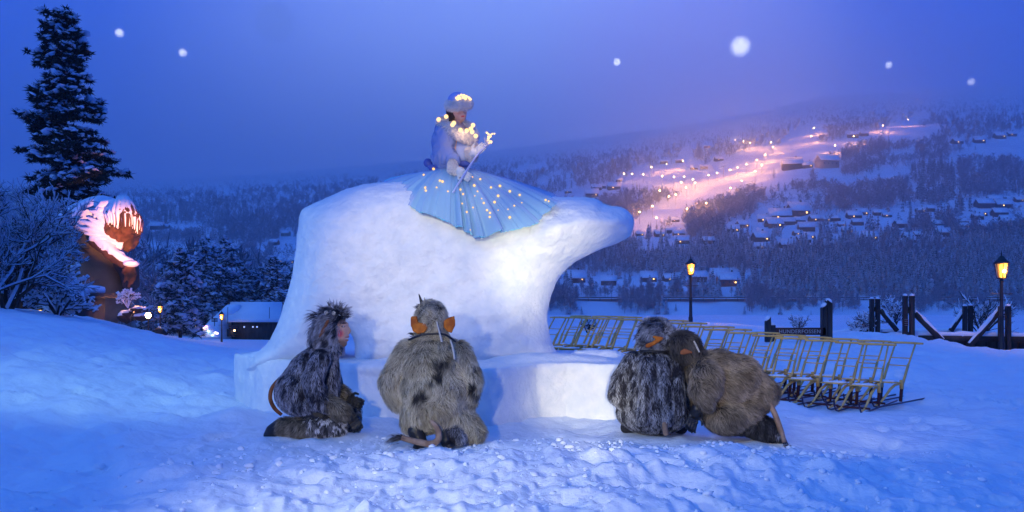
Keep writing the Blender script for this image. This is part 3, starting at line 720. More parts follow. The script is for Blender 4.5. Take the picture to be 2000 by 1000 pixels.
for i, (x, y, k) in enumerate(LL):
    yb = y
    for _ in range(6): D = float(hill_D(hill_t(x, yb))); yb = min(y+12*F0/D, 583)
    p = hill_pt(x, yb)
    side = 'beside the lit ski slope' if 1225 < x < 1600 else ('on the road left of the slope' if x <= 1225 else 'on the upper ski run')
    lab = f'lamp post {side}, number {i+1} of {len(LL)} from left'
    if i == 0: o = proto; o.location = tuple(p); o['label'] = lab
    else: o = dup(proto, p, 0, lab)
    if k or 1225 < x < 1800: lamp('slope_light', 'POINT', (0, -.5, 13.5), (1500 if x < 1300 and y < 372 else 15500 if y > 385 else 12000)*(D/900.)**.8, (1, .37, .075), radius=.5, parent=o)
for i, (x, y) in enumerate(((1270, 330), (1413, 345), (1348, 290), (1531, 255))):
    p = hill_pt(x, y); b = MB(); b.tube([(0, 0, -1), (0, 0, 14)], .3, 6); b.box((0, 0, 14), (6, .4, .4)); V_, F_ = b.arr()
    link('lift_pylon', mesh_np('lift_pylon', V_, F_), M_mast, loc=tuple(p), label=f'dark lift pylon with a cross arm, {ordn[i]} from the left in the slope group' , cat='pylon', group='ski lift pylons')
#PART2
# ------------------------------------------------------------------ shapes from an outline, with real rounded depth
def polydist(px, py, poly):
    d = np.full(px.shape, 1e9); n = len(poly)
    for i in range(n):
        a = np.array(poly[i], float); b = np.array(poly[(i+1) % n], float); ab = b-a
        t = np.clip(((px-a[0])*ab[0]+(py-a[1])*ab[1])/(ab@ab+1e-9), 0, 1)
        d = np.minimum(d, np.hypot(px-a[0]-t*ab[0], py-a[1]-t*ab[1]))
    return d
def inflate(poly, Yc, T, Rp, cell, relief=(), voxel=.03, smooth=6, backk=1., tmin=.2, noise=None, yfn=None):
    P_ = np.array(poly, float); x0, y0 = P_.min(0)-cell; x1, y1 = P_.max(0)+cell
    xs = np.arange(x0, x1+cell, cell); ys_ = np.arange(y0, y1+cell, cell); gx, gy = np.meshgrid(xs, ys_)
    ins = inpoly(gx, gy, poly); d = polydist(gx, gy, poly); k = np.clip(d/Rp, 0, 1); h = T*np.maximum(np.sqrt(1-(1-k)**2), tmin)
    yc = Yc if yfn is None else Yc+yfn(gx, gy)
    rel = np.zeros_like(gx)
    for (a, b, r, amp) in relief: rel += amp*np.exp(-((gx-a)**2+(gy-b)**2)/r**2)
    X = (gx-HX)/F0*Yc; Zz = CZ+(HY-gy)/F0*Yc
    fr = np.stack([X, yc-h-rel*k, Zz], -1); bk = np.stack([X, yc+h*backk, Zz], -1)
    if noise is not None: fr[..., 1] += noise(gx, gy)*k
    ny_, nx_ = gx.shape; n0 = nx_*ny_; I = np.arange(n0).reshape(ny_, nx_)
    cellin = ins[:-1, :-1] & ins[1:, :-1] & ins[:-1, 1:] & ins[1:, 1:]
    F = []; cnt = {}
    for j, i in zip(*np.where(cellin)):
        a, b, c_, d_ = I[j, i], I[j, i+1], I[j+1, i+1], I[j+1, i]; F.append((a, d_, c_, b)); F.append((n0+a, n0+b, n0+c_, n0+d_))
        for e in ((a, d_), (d_, c_), (c_, b), (b, a)):
            if (e[1], e[0]) in cnt: del cnt[(e[1], e[0])]
            else: cnt[e] = 1
    for (a, b) in cnt: F.append((b, a, n0+a, n0+b))
    V = np.vstack([fr.reshape(-1, 3), bk.reshape(-1, 3)]); F = np.array(F)
    u, inv = np.unique(F, return_inverse=True); V = V[u]; F = inv.reshape(F.shape)
    return remesh(V, F, voxel, smooth) if voxel else (V, F, None)

# ------------------------------------------------------------------ the snow bear on its block
BY = 9.6
BEAR = [(592, 412), (600, 406), (640, 388), (680, 370), (720, 360), (760, 357), (860, 352), (960, 360), (1040, 378), (1090, 386), (1125, 385), (1165, 388), (1178, 400), (1215, 405), (1234, 420), (1238, 440), (1233, 462), (1212, 474), (1170, 490),
        (1125, 512), (1092, 543), (1076, 580), (1070, 620), (1074, 652), (1084, 680), (1105, 700), (1115, 724), (695, 724), (695, 670), (690, 655), (684, 648), (677, 656), (672, 670), (671, 724), (480, 724), (505, 690), (530, 665), (548, 630), (560, 592), (575, 540), (583, 480), (588, 430)]
V, F, _n = inflate(BEAR, BY, .62, 78, 3.5, relief=[(1095, 470, 55, .14), (1020, 600, 55, .10), (700, 480, 90, .10), (620, 640, 60, .16), (860, 560, 60, -.06), (1180, 440, 40, .06)], voxel=.026, smooth=14,
                   noise=lambda a, b: .03*fbm(a*.018, b*.018, 0, 51, 3))
V[:, 1] += .016*fbm(V[:, 0]*6, V[:, 2]*9, V[:, 1]*6, 53, 4)+.012*np.clip(noise3(V[:, 0]*2.2+V[:, 2], V[:, 2]*3.4, 0, 52), .15, .5); V[:, 2] += .006*fbm(V[:, 0]*6, V[:, 1]*6, V[:, 2]*3, 54, 3)
S = thing('snow_sculpture', 'huge carved snow bear standing on a low block of packed snow', 'snow sculpture', (0, 9.2, 0))
part('bear', V, F, M_block, S, True)
BV, BF = V, F
foot = [(-3.46, 10.0), (-2.95, 9.25), (-1.85, 8.55), (-1.0, 8.10), (-.30, 7.82), (-.22, 7.80), (0, 8.02), (.28, 8.42), (.62, 8.55), (1.05, 8.42), (1.26, 8.34), (1.36, 8.8), (1.30, 10.2), (.9, 10.8), (-2.2, 11.2), (-3.3, 10.9)]
mb = MB(); mb.prism(foot, -.25, .60, axis=2)
Vs3, Fs3 = ico(3)
for (x, y, r, h) in ((-.95, 8.6, .8, .10), (.4, 9.0, .8, .12), (-2.6, 9.8, .7, .12), (1.0, 9.4, .4, .14)): mb.add(Vs3*np.array([r, r*.5, h])+np.array([x, y, .56]), Fs3)
V, F = mb.arr(); V, F, _n = remesh(V, np.vstack([F[0]]) if len(F) == 1 else F, .03, 5)
V += .018*np.stack([fbm(V[:, 0]*3, V[:, 1]*3, V[:, 2]*3, 57+q_, 4) for q_ in range(3)], 1)*np.array([1, 1, .8])
V[:, 1] += .018*fbm(V[:, 0]*6, V[:, 2]*1.2, 0, 58, 3)*(V[:, 2] < .5)
part('snow_block', V, F, M_block, S, True)
# drift against the foot of the block
# ------------------------------------------------------------------ fur-suited people
def streak(P_, n, dark, light, bias=.5, fr=(30, 8), amp=.9):
    t = np.clip(.5+amp*fbm(P_[:, 0]*fr[0], P_[:, 1]*fr[0], P_[:, 2]*fr[1], 71, 2)+rng.normal(0, .25, n)+bias-.5, 0, 1)[:, None]
    root = np.array(dark)*np.ones((n, 3))*(.7+.6*rng.random((n, 1))); tip = root*(1-t)+np.array(light)*t
    return root, tip
def grey_fur(P_, n): return streak(P_, n, (.020, .020, .034), (.66, .69, .80), .46, (34, 9))
def pale_fur(spots):
    def f(P_, n):
        r, t = streak(P_, n, (.26, .22, .15), (.92, .84, .64), .68, (20, 10), .5)
        k = np.zeros(n)
        for (px, py, Y, a) in spots:
            w = W(px, py, Y); dd = np.linalg.norm((P_-w)*np.array([1, .25, 1]), axis=1); k = np.maximum(k, 1-sst(a*.3, a*1.15, dd+.035*fbm(P_[:, 0]*20, P_[:, 2]*20, 0, 75, 2)))
        k = k[:, None]; return r*(1-k)+np.array([.015, .014, .016])*k, t*(1-k)+np.array([.03, .03, .035])*k
    return f
def brown_fur(P_, n): return streak(P_, n, (.08, .062, .045), (.60, .50, .38), .56, (18, 9), .45)
def dark_fur(P_, n): return streak(P_, n, (.012, .012, .015), (.13, .13, .15), .45)
def beige_fur(P_, n): return streak(P_, n, (.12, .10, .07), (.50, .44, .33), .5)
def crust_fur(P_, n):
    r, t = streak(P_, n, (.03, .03, .035), (.35, .34, .34), .45); k = (fbm(P_[:, 0]*32, P_[:, 1]*32, P_[:, 2]*32, 76, 2) > .28)[:, None]; return np.where(k, .7, r), np.where(k, .85, t)
def suit(name, blob, par, n, L, colfn, w=.0045, voxel=.02, comb=(0, 0, -1), lift=.45, swirl=.5, smooth=4, **t):
    V, F, _ = blob.skin(voxel, smooth); V, F, c_ = fur(V, F, n, L, w, colfn, comb, lift, swirl); return part(name, V, F, M_fur, par, False, c_, **t)
def tubepart(name, pts, par, m, n=7, **t):
    P_ = [W(*p[:3]) for p in pts]; r = [p[3]*p[2]/F0 for p in pts]
    # a smooth path through the given points
    PP, RR = [], []
    for i in range(len(P_)-1):
        p0 = P_[max(i-1, 0)]; p1 = P_[i]; p2 = P_[i+1]; p3 = P_[min(i+2, len(P_)-1)]
        for u in np.linspace(0, 1, 6, endpoint=False):
            PP.append(.5*((2*p1)+(-p0+p2)*u+(2*p0-5*p1+4*p2-p3)*u*u+(-p0+3*p1-3*p2+p3)*u**3)); RR.append(r[i]*(1-u)+r[i+1]*u)
    PP.append(P_[-1]); RR.append(r[-1]); b_ = MB(); b_.tube(PP, RR, n); return b_.make(name, m, par, True, **t)
M_undersuit = mat('dark_undersuit', (.02, .02, .024), .8)
def crop(k, ox, oy, L): return [(ox+a/k, oy+b/k) for a, b in L]
def earpart(poly, Y, par, m, T=.014, tilt=None, **t):
    V, F, _ = inflate(poly, Y, T, 7, 1.2, voxel=.006, smooth=3, tmin=.35, yfn=tilt)
    return part('ear', V, F, m, par, True, **t)
def clumps(name, par, pts, L, w, colfn, n=26, spread=.5):
    """ragged locks: each a small sheaf of blades leaning its own way"""
    V, F, Cc = [], [], []; off = 0
    for (px, py, Y, ang, ln, tip) in pts:
        c0 = W(px, py, Y); d0 = np.array([math.cos(R(ang)), 0, math.sin(R(ang))])
        for i in range(n):
            d = d0+rng.normal(0, spread, 3)*np.array([.5, .8, .5]); d /= np.linalg.norm(d); s_ = np.cross(d, rng.normal(size=3)); s_ /= np.linalg.norm(s_)
            a = c0+rng.normal(0, .012, 3); l = L*ln*(.6+.6*rng.random()); m_ = a+d*l*.5+np.array([0, 0, .05*l]); e = a+d*l+np.array([0, 0, -.12*l])
            V += [a-s_*w, a+s_*w, m_-s_*w*.8, m_+s_*w*.8, e]; F += [(off, off+1, off+3), (off, off+3, off+2), (off+2, off+3, off+4)]; off += 5
    V = np.array(V); r, t = colfn(V, len(V)); part(name, V, np.array(F), M_fur, par, False, np.where((np.arange(len(V)) % 5 > 1)[:, None], t, r))
def facecols(V, base, marks):
    c_ = np.tile(np.array(base), (len(V), 1))*(1+.06*fbm(V[:, 0]*60, V[:, 1]*60, V[:, 2]*60, 81, 2))[:, None]
    for (px, py, Y, rx, rz, col, soft) in marks:
        w = W(px, py, Y); k = Y/F0; d = np.sqrt(((V[:, 0]-w[0])/(rx*k))**2+((V[:, 2]-w[2])/(rz*k))**2); m = (1-sst(1-soft, 1+soft, d))*(V[:, 1] < Y+.03)
        c_ = c_*(1-m[:, None])+np.array(col)*m[:, None]
    return c_

# --- the profile figure at the left of the block
Y = 7.3
p = thing('person', 'person with a painted face kneeling in profile, in striped grey-black fur', 'person', (W(600, 590, Y)[0], Y, 0), group='kneeling people in fur suits')
b = Blob(); b.e(658, 648, Y, 23, 31, .085).e(664, 662, Y, 15, 16, .06).e(672, 634, Y, 9, 6, .055).e(670, 671, Y, 8, 7, .035)
b.c([(677, 637, Y, 3.6), (682.5, 646, Y, 3.8), (680, 649, Y, 4.2)]).e(679.5, 657.5, Y, 3.2, 2.2, .022).e(678.5, 664, Y, 3.2, 2.2, .020).c([(650, 680, Y, 15), (640, 700, Y, 18)])
b.c([(635, 705, Y, 26), (615, 740, Y, 28), (590, 785, Y, 30)]).c([(625, 700, Y-.18, 12), (618, 750, Y-.22, 11), (640, 792, Y-.2, 9), (680, 795, Y-.15, 6)]).c([(640, 705, Y+.18, 12), (655, 750, Y+.2, 10), (682, 778, Y+.1, 6)])
b.c([(600, 800, Y-.1, 22), (660, 832, Y-.12, 15)]).c([(655, 838, Y-.12, 12), (545, 838, Y-.12, 9)]).c([(610, 800, Y+.14, 22), (688, 812, Y+.14, 14), (686, 845, Y+.14, 9)])
V, F, _ = b.skin(.0085, 3)
cc_ = facecols(V, (.66, .40, .28), [(664, 651, Y, 9, 8, (.72, .07, .10), .45), (672.5, 637, Y, 3.4, 1.7, (.06, .04, .035), .4), (672, 631, Y, 6.5, 1.8, (.07, .045, .035), .4), (673.5, 637.4, Y, 1.2, .9, (.7, .7, .7), .3), (668, 671, Y, 12, 8, (.27, .16, .11), .5), (680, 661, Y, 3.6, 1.3, (.75, .7, .62), .3), (680, 658.2, Y, 4, 1.2, (.35, .08, .07), .4), (680, 664, Y, 4, 1.2, (.38, .10, .09), .4)]); cc_[V[:, 2] < W(0, 683, Y)[2]] = (.02, .02, .024); part('body', V, F, M_face, p, True, cc_)
b = Blob(); b.e(582, 765, Y, 43, 45, .24).c([(578, 765, Y, 40), (603, 722, Y, 36), (634, 690, Y, 26)]).c([(640, 695, Y, 20), (642, 745, Y, 22), (638, 786, Y, 24)]).e(600, 790, Y, 48, 22, .25).e(640, 688, Y, 26, 12, .13)
b.c([(626, 700, Y-.17, 20), (610, 745, Y-.23, 20), (622, 782, Y-.23, 19), (640, 792, Y-.22, 16)]).c([(640, 705, Y+.15, 18), (652, 752, Y+.18, 17)])
suit('coat', b, p, 30000, .035, grey_fur, .0042, lift=.35, swirl=.35)
b = Blob(); b.c([(642, 788, Y-.22, 16), (668, 806, Y-.2, 19)]).c([(650, 758, Y+.15, 16), (672, 772, Y+.1, 15)])
suit('fur_cuffs', b, p, 5000, .045, beige_fur, .004, comb=(.5, 0, -.8))
b = Blob(); b.c([(676, 806, Y-.2, 8), (682, 808, Y-.18, 8)]); hand(b, 683, 812, Y-.17, -55, 1.05, .8); hand(b, 680, 780, Y+.02, -20, 1.05, .9)
V, F, _ = b.skin(.006, 2); part('gloves', V, F, M_black, p, True)
b = Blob(); b.c([(612, 832, Y-.12, 23), (655, 832, Y-.14, 22), (664, 838, Y-.14, 15)])
suit('snowy_knee_fur', b, p, 5000, .03, crust_fur, .005)
b = Blob(); b.c([(556, 834, Y-.12, 19), (600, 836, Y-.12, 20)]); suit('legging', b, p, 4500, .045, beige_fur, .004, comb=(-.3, 0, -.9))
b = Blob(); b.c([(640, 800, Y+.14, 22), (686, 806, Y+.14, 20), (688, 838, Y+.14, 15)]); suit('far_legging', b, p, 5000, .035, grey_fur, .0045)
b = Blob(); b.c([(545, 832, Y-.12, 14), (531, 840, Y-.12, 12), (521, 850, Y-.12, 7)]).c([(548, 850, Y-.12, 9), (522, 854, Y-.12, 6)]); V, F, _ = b.skin(.009, 3); part('boot', V, F, M_black, p, True)
b = Blob(); b.c([(690, 842, Y+.14, 11), (680, 850, Y+.1, 9)]); V, F, _ = b.skin(.009, 3); part('boot', V, F, M_black, p, True)
b = Blob(); b.e(641, 643, Y, 28, 36, .125).e(628, 660, Y, 20, 26, .11).e(650, 616, Y, 24, 14, .11).e(640, 676, Y, 26, 14, .12)
suit('hood', b, p, 10000, .05, grey_fur, .0045, comb=(-.6, 0, -.4), lift=.6, swirl=.9)
clumps('ragged_hair', p, [(620, 615, Y-.05, 190, 1.5, 0), (612, 640, Y-.06, 235, 1.3, 0), (632, 606, Y, 150, 1, 0), (648, 600, Y, 100, .9, 0), (662, 602, Y, 70, .9, 0), (674, 608, Y, 35, .9, 0), (676, 616, Y-.04, 10, .8, 0), (618, 655, Y-.05, 240, 1.3, 0), (625, 625, Y-.08, 210, 1.5, 0), (655, 604, Y-.06, 120, .9, 0), (668, 612, Y-.08, 20, .8, 0), (606, 662, Y-.02, 250, .9, 0)], .085, .004, grey_fur, 34)
earpart(crop(3.225, 500, 570, [(455, 170), (465, 178), (450, 215), (428, 262), (402, 292), (392, 290), (398, 262), (420, 218), (440, 182)]), Y-.14, p, M_earb)
for (a, b_) in ((637, 611), (652, 612)): MB().ball(W(a, b_, Y-.1), (.019, .017, .022)).make('horn_stub', M_horn, p, True)
tubepart('tail', [(548, 738, Y, 3.6), (532, 757, Y, 4), (528, 778, Y, 4), (536, 797, Y, 4), (550, 810, Y, 3.4)], p, M_earb)

# --- the pale figure seen from behind
Y = 6.95
p = thing('person', 'person seen from behind kneeling in pale beige fur with large orange ears', 'person', (W(845, 590, Y)[0], Y, 0), group='kneeling people in fur suits')
b = Blob(); b.e(843, 625, Y+.03, 20, 28, .09).c([(843, 650, Y, 16), (845, 690, Y, 30), (848, 780, Y, 42), (850, 800, Y, 40)]).c([(805, 690, Y, 15), (770, 745, Y, 13), (800, 790, Y+.2, 10), (830, 795, Y+.3, 7)]).c([(886, 690, Y, 15), (915, 745, Y, 13), (885, 790, Y+.2, 10), (860, 795, Y+.3, 7)])
b.c([(825, 810, Y, 22), (815, 850, Y+.2, 14), (825, 862, Y-.15, 10)]).c([(875, 810, Y, 22), (915, 845, Y+.2, 14), (885, 858, Y-.15, 10)])
V, F, _ = b.skin(.012, 3); part('body', V, F, M_undersuit, p, True)
sp = pale_fur([(862, 713, Y-.3, .085), (852, 735, Y-.3, .05), (825, 772, Y-.3, .075), (838, 752, Y-.3, .05), (815, 785, Y-.3, .05), (918, 755, Y-.2, .07), (928, 770, Y-.2, .05)])
b = Blob(); b.e(846, 715, Y, 62, 55, .25).e(850, 780, Y, 60, 58, .27).e(848, 755, Y, 66, 60, .27).c([(800, 695, Y, 30), (768, 748, Y, 27), (780, 778, Y+.03, 24), (802, 790, Y+.16, 18)], 9).c([(892, 695, Y, 30), (915, 745, Y, 27), (908, 780, Y+.03, 24), (890, 790, Y+.16, 18)], 9).e(844, 672, Y, 40, 18, .17)
b.c([(860, 800, Y-.02, 46), (905, 828, Y, 30), (928, 845, Y, 20)]).c([(830, 800, Y-.02, 46), (808, 826, Y, 24)])
suit('fur_coat', b, p, 42000, .055, sp, .0040, lift=.5, swirl=1.0)
b = Blob(); b.e(842, 624, Y, 30, 36, .16).e(842, 655, Y, 32, 16, .15)
suit('hood', b, p, 11000, .045, pale_fur([(858, 600, Y-.1, .03)]), .0038, swirl=1.1, lift=.55, comb=(.2, 0, -.6))
clumps('ragged_hair', p, [(822, 600, Y-.05, 170, .8, 0), (830, 594, Y, 120, .7, 0), (862, 608, Y, 40, .5, 0), (808, 655, Y-.06, 165, .8, 0)], .075, .003, dark_fur, 22)
tubepart('hair_spike', [(824, 594, Y, 3.5), (821, 583, Y, 2.4), (818, 574, Y, .6)], p, M_iron)
earpart(crop(3.03, 720, 570, [(245, 150), (262, 140), (290, 142), (294, 178), (340, 186), (352, 210), (335, 243), (292, 251), (262, 238), (247, 198)]), Y-.16, p, M_earo)
earpart(crop(3.03, 720, 570, [(440, 170), (478, 148), (512, 139), (514, 200), (492, 247), (462, 236), (442, 208)]), Y-.10, p, M_earo)
tubepart('drawstring', [(853, 628, Y-.17, 1.6), (858, 648, Y-.18, 1.8), (863, 668, Y-.19, 2.2)], p, M_strap)
tubepart('drawstring', [(880, 664, Y-.16, 1.8), (885, 682, Y-.22, 2.2), (888, 702, Y-.25, 2)], p, M_strap)
tubepart('hood_band', [(798, 664, Y-.10, 2.0), (820, 655, Y-.15, 2.2), (845, 652, Y-.17, 2.2), (870, 654, Y-.15, 2.2), (890, 668, Y-.1, 2)], p, M_black)
b = Blob(); b.c([(812, 842, Y-.12, 17), (822, 864, Y-.14, 13)]).e(815, 874, Y-.16, 9, 8, .09); V, F, _ = b.skin(.01, 3); part('boot', V, F, M_black, p, True)
b = Blob(); b.c([(868, 836, Y-.12, 17), (872, 862, Y-.14, 13)]).e(878, 868, Y-.16, 12, 8, .09); V, F, _ = b.skin(.01, 3); part('boot', V, F, M_black, p, True)
b = Blob(); b.c([(888, 842, Y-.12, 17), (898, 856, Y-.12, 14)]); suit('legging', b, p, 3500, .03, grey_fur, .004)
tubepart('tail', [(842, 822, Y-.26, 4), (855, 838, Y-.30, 6), (856, 858, Y-.32, 7), (842, 867, Y-.33, 7), (815, 863, Y-.33, 6.5), (784, 855, Y-.33, 5.5)], p, M_tail, 10)
clumps('tail_tuft', p, [(786, 855, Y-.33, 185, 1.4, 0), (782, 856, Y-.33, 195, 1.7, 0)], .085, .003, dark_fur, 40, .25)

# --- the grey figure seen from behind at the right
Y = 7.5
p = thing('person', 'person seen from behind crouching in grey-black striped fur with orange ear', 'person', (W(1275, 590, Y)[0], Y, 0), group='kneeling people in fur suits')
b = Blob(); b.e(1284, 660, Y, 21, 27, .09).c([(1282, 685, Y, 16), (1280, 720, Y, 30), (1275, 800, Y, 44)]).c([(1238, 705, Y, 14), (1208, 770, Y, 12), (1245, 800, Y+.2, 10), (1270, 795, Y+.28, 7)]).c([(1320, 705, Y, 14), (1336, 765, Y+.05, 12), (1305, 800, Y+.25, 9)])
b.c([(1250, 815, Y, 22), (1225, 835, Y+.1, 14)]).c([(1300, 815, Y, 22), (1330, 835, Y+.1, 14)]); V, F, _ = b.skin(.012, 3); part('body', V, F, M_undersuit, p, True)
b = Blob(); b.e(1275, 775, Y, 66, 74, .28).e(1281, 718, Y, 50, 36, .22).e(1276, 806, Y, 72, 42, .29).c([(1238, 705, Y, 20), (1214, 745, Y-.04, 21), (1207, 772, Y-.08, 20), (1238, 796, Y-.1, 20)], 9).c([(1318, 710, Y, 20), (1334, 760, Y, 18), (1330, 790, Y, 20)], 9).e(1281, 694, Y, 34, 13, .16)
for (xa, xb, dy_) in ((1262, 1255, 0), (1298, 1305, 0), (1325, 1330, 0)): b.c([(xa, 705, Y-.17, 9), (xa, 760, Y-.25, 12), (xb, 820, Y-.27, 11)], 10)
suit('fur_coat', b, p, 40000, .032, grey_fur, .0042, voxel=.017, smooth=3, lift=.3, swirl=.3)
b = Blob(); b.e(1284, 660, Y, 36, 31, .16).e(1280, 645, Y, 28, 20, .14)
suit('hood', b, p, 10000, .06, grey_fur, .0045, comb=(-.4, 0, -.6), lift=.6, swirl=1.1)
clumps('ragged_hair', p, [(1266, 632, Y, 115, .8, 0), (1256, 640, Y-.04, 165, .9, 0), (1250, 655, Y-.05, 200, .8, 0), (1282, 628, Y, 80, .7, 0), (1300, 634, Y, 40, .7, 0), (1316, 645, Y, 10, .6, 0), (1320, 660, Y, -20, .6, 0), (1250, 672, Y-.05, 220, .8, 0)], .085, .004, grey_fur, 34)
earpart(crop(3.845, 1170, 610, [(405, 172), (445, 178), (486, 184), (482, 206), (430, 240), (372, 270), (344, 266), (346, 238), (400, 218), (425, 200), (398, 190)]), Y-.19, p, M_earo)
tubepart('tail_stub', [(1299, 826, Y-.29, 5), (1299, 838, Y-.32, 6), (1302, 850, Y-.33, 5)], p, M_tail)
tubepart('hood_band', [(1250, 685, Y-.10, 2.2), (1268, 686, Y-.16, 2.4), (1295, 687, Y-.16, 2.4), (1315, 684, Y-.1, 2.2)], p, M_black)

# --- the brown figure leaning on its neighbour
Y = 7.3
p = thing('person', 'person in brown fur leaning head down against the neighbour at the far right', 'person', (W(1430, 590, Y)[0], Y, 0), group='kneeling people in fur suits')
b = Blob(); b.e(1340, 680, Y, 19, 24, .085).c([(1352, 695, Y, 14), (1385, 725, Y, 28), (1440, 760, Y, 38), (1470, 780, Y, 34)]).c([(1372, 715, Y-.18, 14), (1378, 765, Y-.22, 12), (1362, 800, Y-.2, 9)]).c([(1372, 715, Y+.18, 14), (1365, 765, Y+.2, 12), (1355, 800, Y+.15, 9)])
b.c([(1460, 785, Y, 28), (1410, 830, Y-.1, 18)]).c([(1410, 838, Y-.1, 14), (1500, 846, Y-.1, 11)]).c([(1465, 785, Y+.1, 26), (1420, 830, Y+.12, 16), (1505, 846, Y+.12, 10)]); V, F, _ = b.skin(.012, 3); part('body', V, F, M_undersuit, p, True)
b = Blob(); b.c([(1378, 726, Y, 38), (1402, 730, Y, 46), (1440, 752, Y, 50), (1472, 768, Y, 42), (1497, 768, Y, 22), (1508, 762, Y, 14)], 9).e(1425, 745, Y, 62, 48, .27, -22).e(1418, 808, Y-.03, 45, 38, .24).e(1445, 800, Y, 42, 36, .24).e(1380, 745, Y-.22, 29, 38, .12).c([(1372, 760, Y-.24, 24), (1378, 785, Y-.24, 16)]).c([(1370, 730, Y+.18, 26), (1362, 780, Y+.18, 17)])
suit('fur_coat', b, p, 42000, .06, brown_fur, .0042, comb=(.7, -.1, -.7), lift=.45, swirl=.6)
b = Blob(); b.e(1340, 680, Y, 29, 30, .14).e(1362, 700, Y, 22, 20, .13).e(1333, 668, Y, 24, 20, .13)
suit('hood', b, p, 9000, .05, lambda P_, n: streak(P_, n, (.03, .028, .028), (.20, .18, .17), .5, (14, 9)), .004, comb=(.3, 0, -.8), swirl=.6)
earpart(crop(3.846, 1300, 630, [(105, 215), (140, 190), (200, 215), (205, 232), (165, 238), (130, 245), (108, 240)]), Y-.17, p, M_earb)
tubepart('drawstring', [(1355, 666, Y-.13, 1.6), (1360, 676, Y-.14, 2), (1366, 688, Y-.15, 1.6)], p, M_strap)
b = Blob(); b.c([(1362, 798, Y-.2, 12), (1358, 808, Y-.18, 10)]); hand(b, 1358, 808, Y-.18, -110, 1.05, .7); V, F, _ = b.skin(.007, 2); part('gloves', V, F, M_black, p, True)
b = Blob(); b.c([(1462, 826, Y-.08, 25), (1492, 838, Y-.1, 26), (1510, 848, Y-.1, 18)]); suit('legging', b, p, 6000, .035, dark_fur, .0045)
b = Blob(); b.c([(1505, 845, Y-.12, 16), (1525, 858, Y-.14, 10), (1534, 868, Y-.15, 6)]); V, F, _ = b.skin(.009, 3); part('boot', V, F, M_black, p, True)
tubepart('tail', [(1501, 784, Y-.12, 4.6), (1513, 808, Y-.15, 5.5), (1524, 838, Y-.2, 5.5), (1532, 864, Y-.24, 4.4)], p, M_tail, 10)
clumps('tail_tuft', p, [(1533, 868, Y-.24, -60, .5, 0), (1536, 870, Y-.24, -10, .5, 0), (1520, 850, Y-.22, -90, .6, 0)], .075, .003, grey_fur, 26)

# ------------------------------------------------------------------ the woman on the bear's back
M_dress = mat('blue_satin', (.26, .66, .76), .45, (.18, .54, .70), 3.5, spec=.4)
M_tulle = mat('pale_tulle', (.40, .55, .86), .7, alpha=.46)
M_sleeve = mat('pale_violet_voile', (.13, .18, .52), .5, (.07, .10, .38), 7, bump=.4, bscale=8)
M_hatm = mat('pale_blue_velvet', (.30, .38, .74), .6, (.40, .46, .78), 9)
M_jacket = mat('violet_blue_satin', (.05, .08, .34), .45, (.10, .15, .46), 9, bump=.3, bscale=9)
M_bodice = mat('silver_panel', (.50, .60, .82), .45)
M_white = mat('white_glove', (.62, .68, .70), .7, bump=.2, bscale=60)
M_trim = mat('white_fur_trim', (.7, .7, .7), .9, attr=True, spec=.05)
M_wand = mat('silver_rod', (.45, .5, .72), .35, metal=.4)
M_hairm = mat('brown_hair', (.05, .025, .014), .5, attr=False)
def star_mat(name, col, strength, p):
    m = bpy.data.materials.new(name); m.use_nodes = True; t = m.node_tree; t.nodes.clear(); o = N(t, 'ShaderNodeOutputMaterial'); mx = N(t, 'ShaderNodeMixShader'); tr = N(t, 'ShaderNodeBsdfTransparent'); e = N(t, 'ShaderNodeEmission')
    e.inputs[0].default_value = (*col, 1); e.inputs[1].default_value = strength; lw = N(t, 'ShaderNodeLayerWeight'); lw.inputs[0].default_value = .5
    a = N(t, 'ShaderNodeMath', operation='SUBTRACT'); a.inputs[0].default_value = 1; t.links.new(lw.outputs['Facing'], a.inputs[1])
    b_ = N(t, 'ShaderNodeMath', operation='POWER'); t.links.new(a.outputs[0], b_.inputs[0]); b_.inputs[1].default_value = p
    if strength < 1: k = N(t, 'ShaderNodeMath', operation='MULTIPLY'); k.inputs[1].default_value = strength; t.links.new(b_.outputs[0], k.inputs[0]); b_ = k; e.inputs[1].default_value = 1
    t.links.new(b_.outputs[0], mx.inputs[0]); t.links.new(tr.outputs[0], mx.inputs[1]); t.links.new(e.outputs[0], mx.inputs[2]); t.links.new(mx.outputs[0], o.inputs[0]); return m
M_fairy = star_mat('fairy_light_glow', (1, .54, .16), 1.05, 3.2)
M_fairy2 = star_mat('white_fairy_glow', (1, .60, .24), 1.35, 2.4)
Y = 9.35
p = thing('person', 'woman in a blue gown and white fur hat seated on the snow bear', 'person', (W(885, 590, Y)[0], Y, W(885, 365, Y)[2]))
b = Blob(); b.e(897, 219, Y-.02, 15, 20, .10).e(900, 226, Y-.05, 11, 12, .07).e(901, 233, Y-.07, 6, 5, .04).c([(905, 221, Y-.10, 2.2), (908, 226, Y-.12, 2.6)]).e(904.5, 231.5, Y-.10, 4, 1.6, .018).e(898, 212, Y-.06, 12, 7, .07)
b.c([(893, 238, Y, 10), (890, 255, Y, 14)]).c([(888, 262, Y, 27), (890, 290, Y, 24), (888, 325, Y, 22), (885, 352, Y, 24)]).c([(866, 262, Y-.05, 13), (866, 300, Y-.08, 11), (872, 322, Y-.1, 10), (900, 332, Y-.22, 7)]).c([(916, 264, Y-.03, 12), (926, 290, Y-.08, 10), (925, 305, Y-.16, 8), (930, 300, Y-.22, 6)])
b.c([(878, 362, Y, 20), (905, 392, Y-.16, 13), (912, 428, Y-.28, 8)]).c([(895, 362, Y, 20), (935, 392, Y-.16, 13), (938, 430, Y-.28, 8)])
V, F, _ = b.skin(.0085, 2)
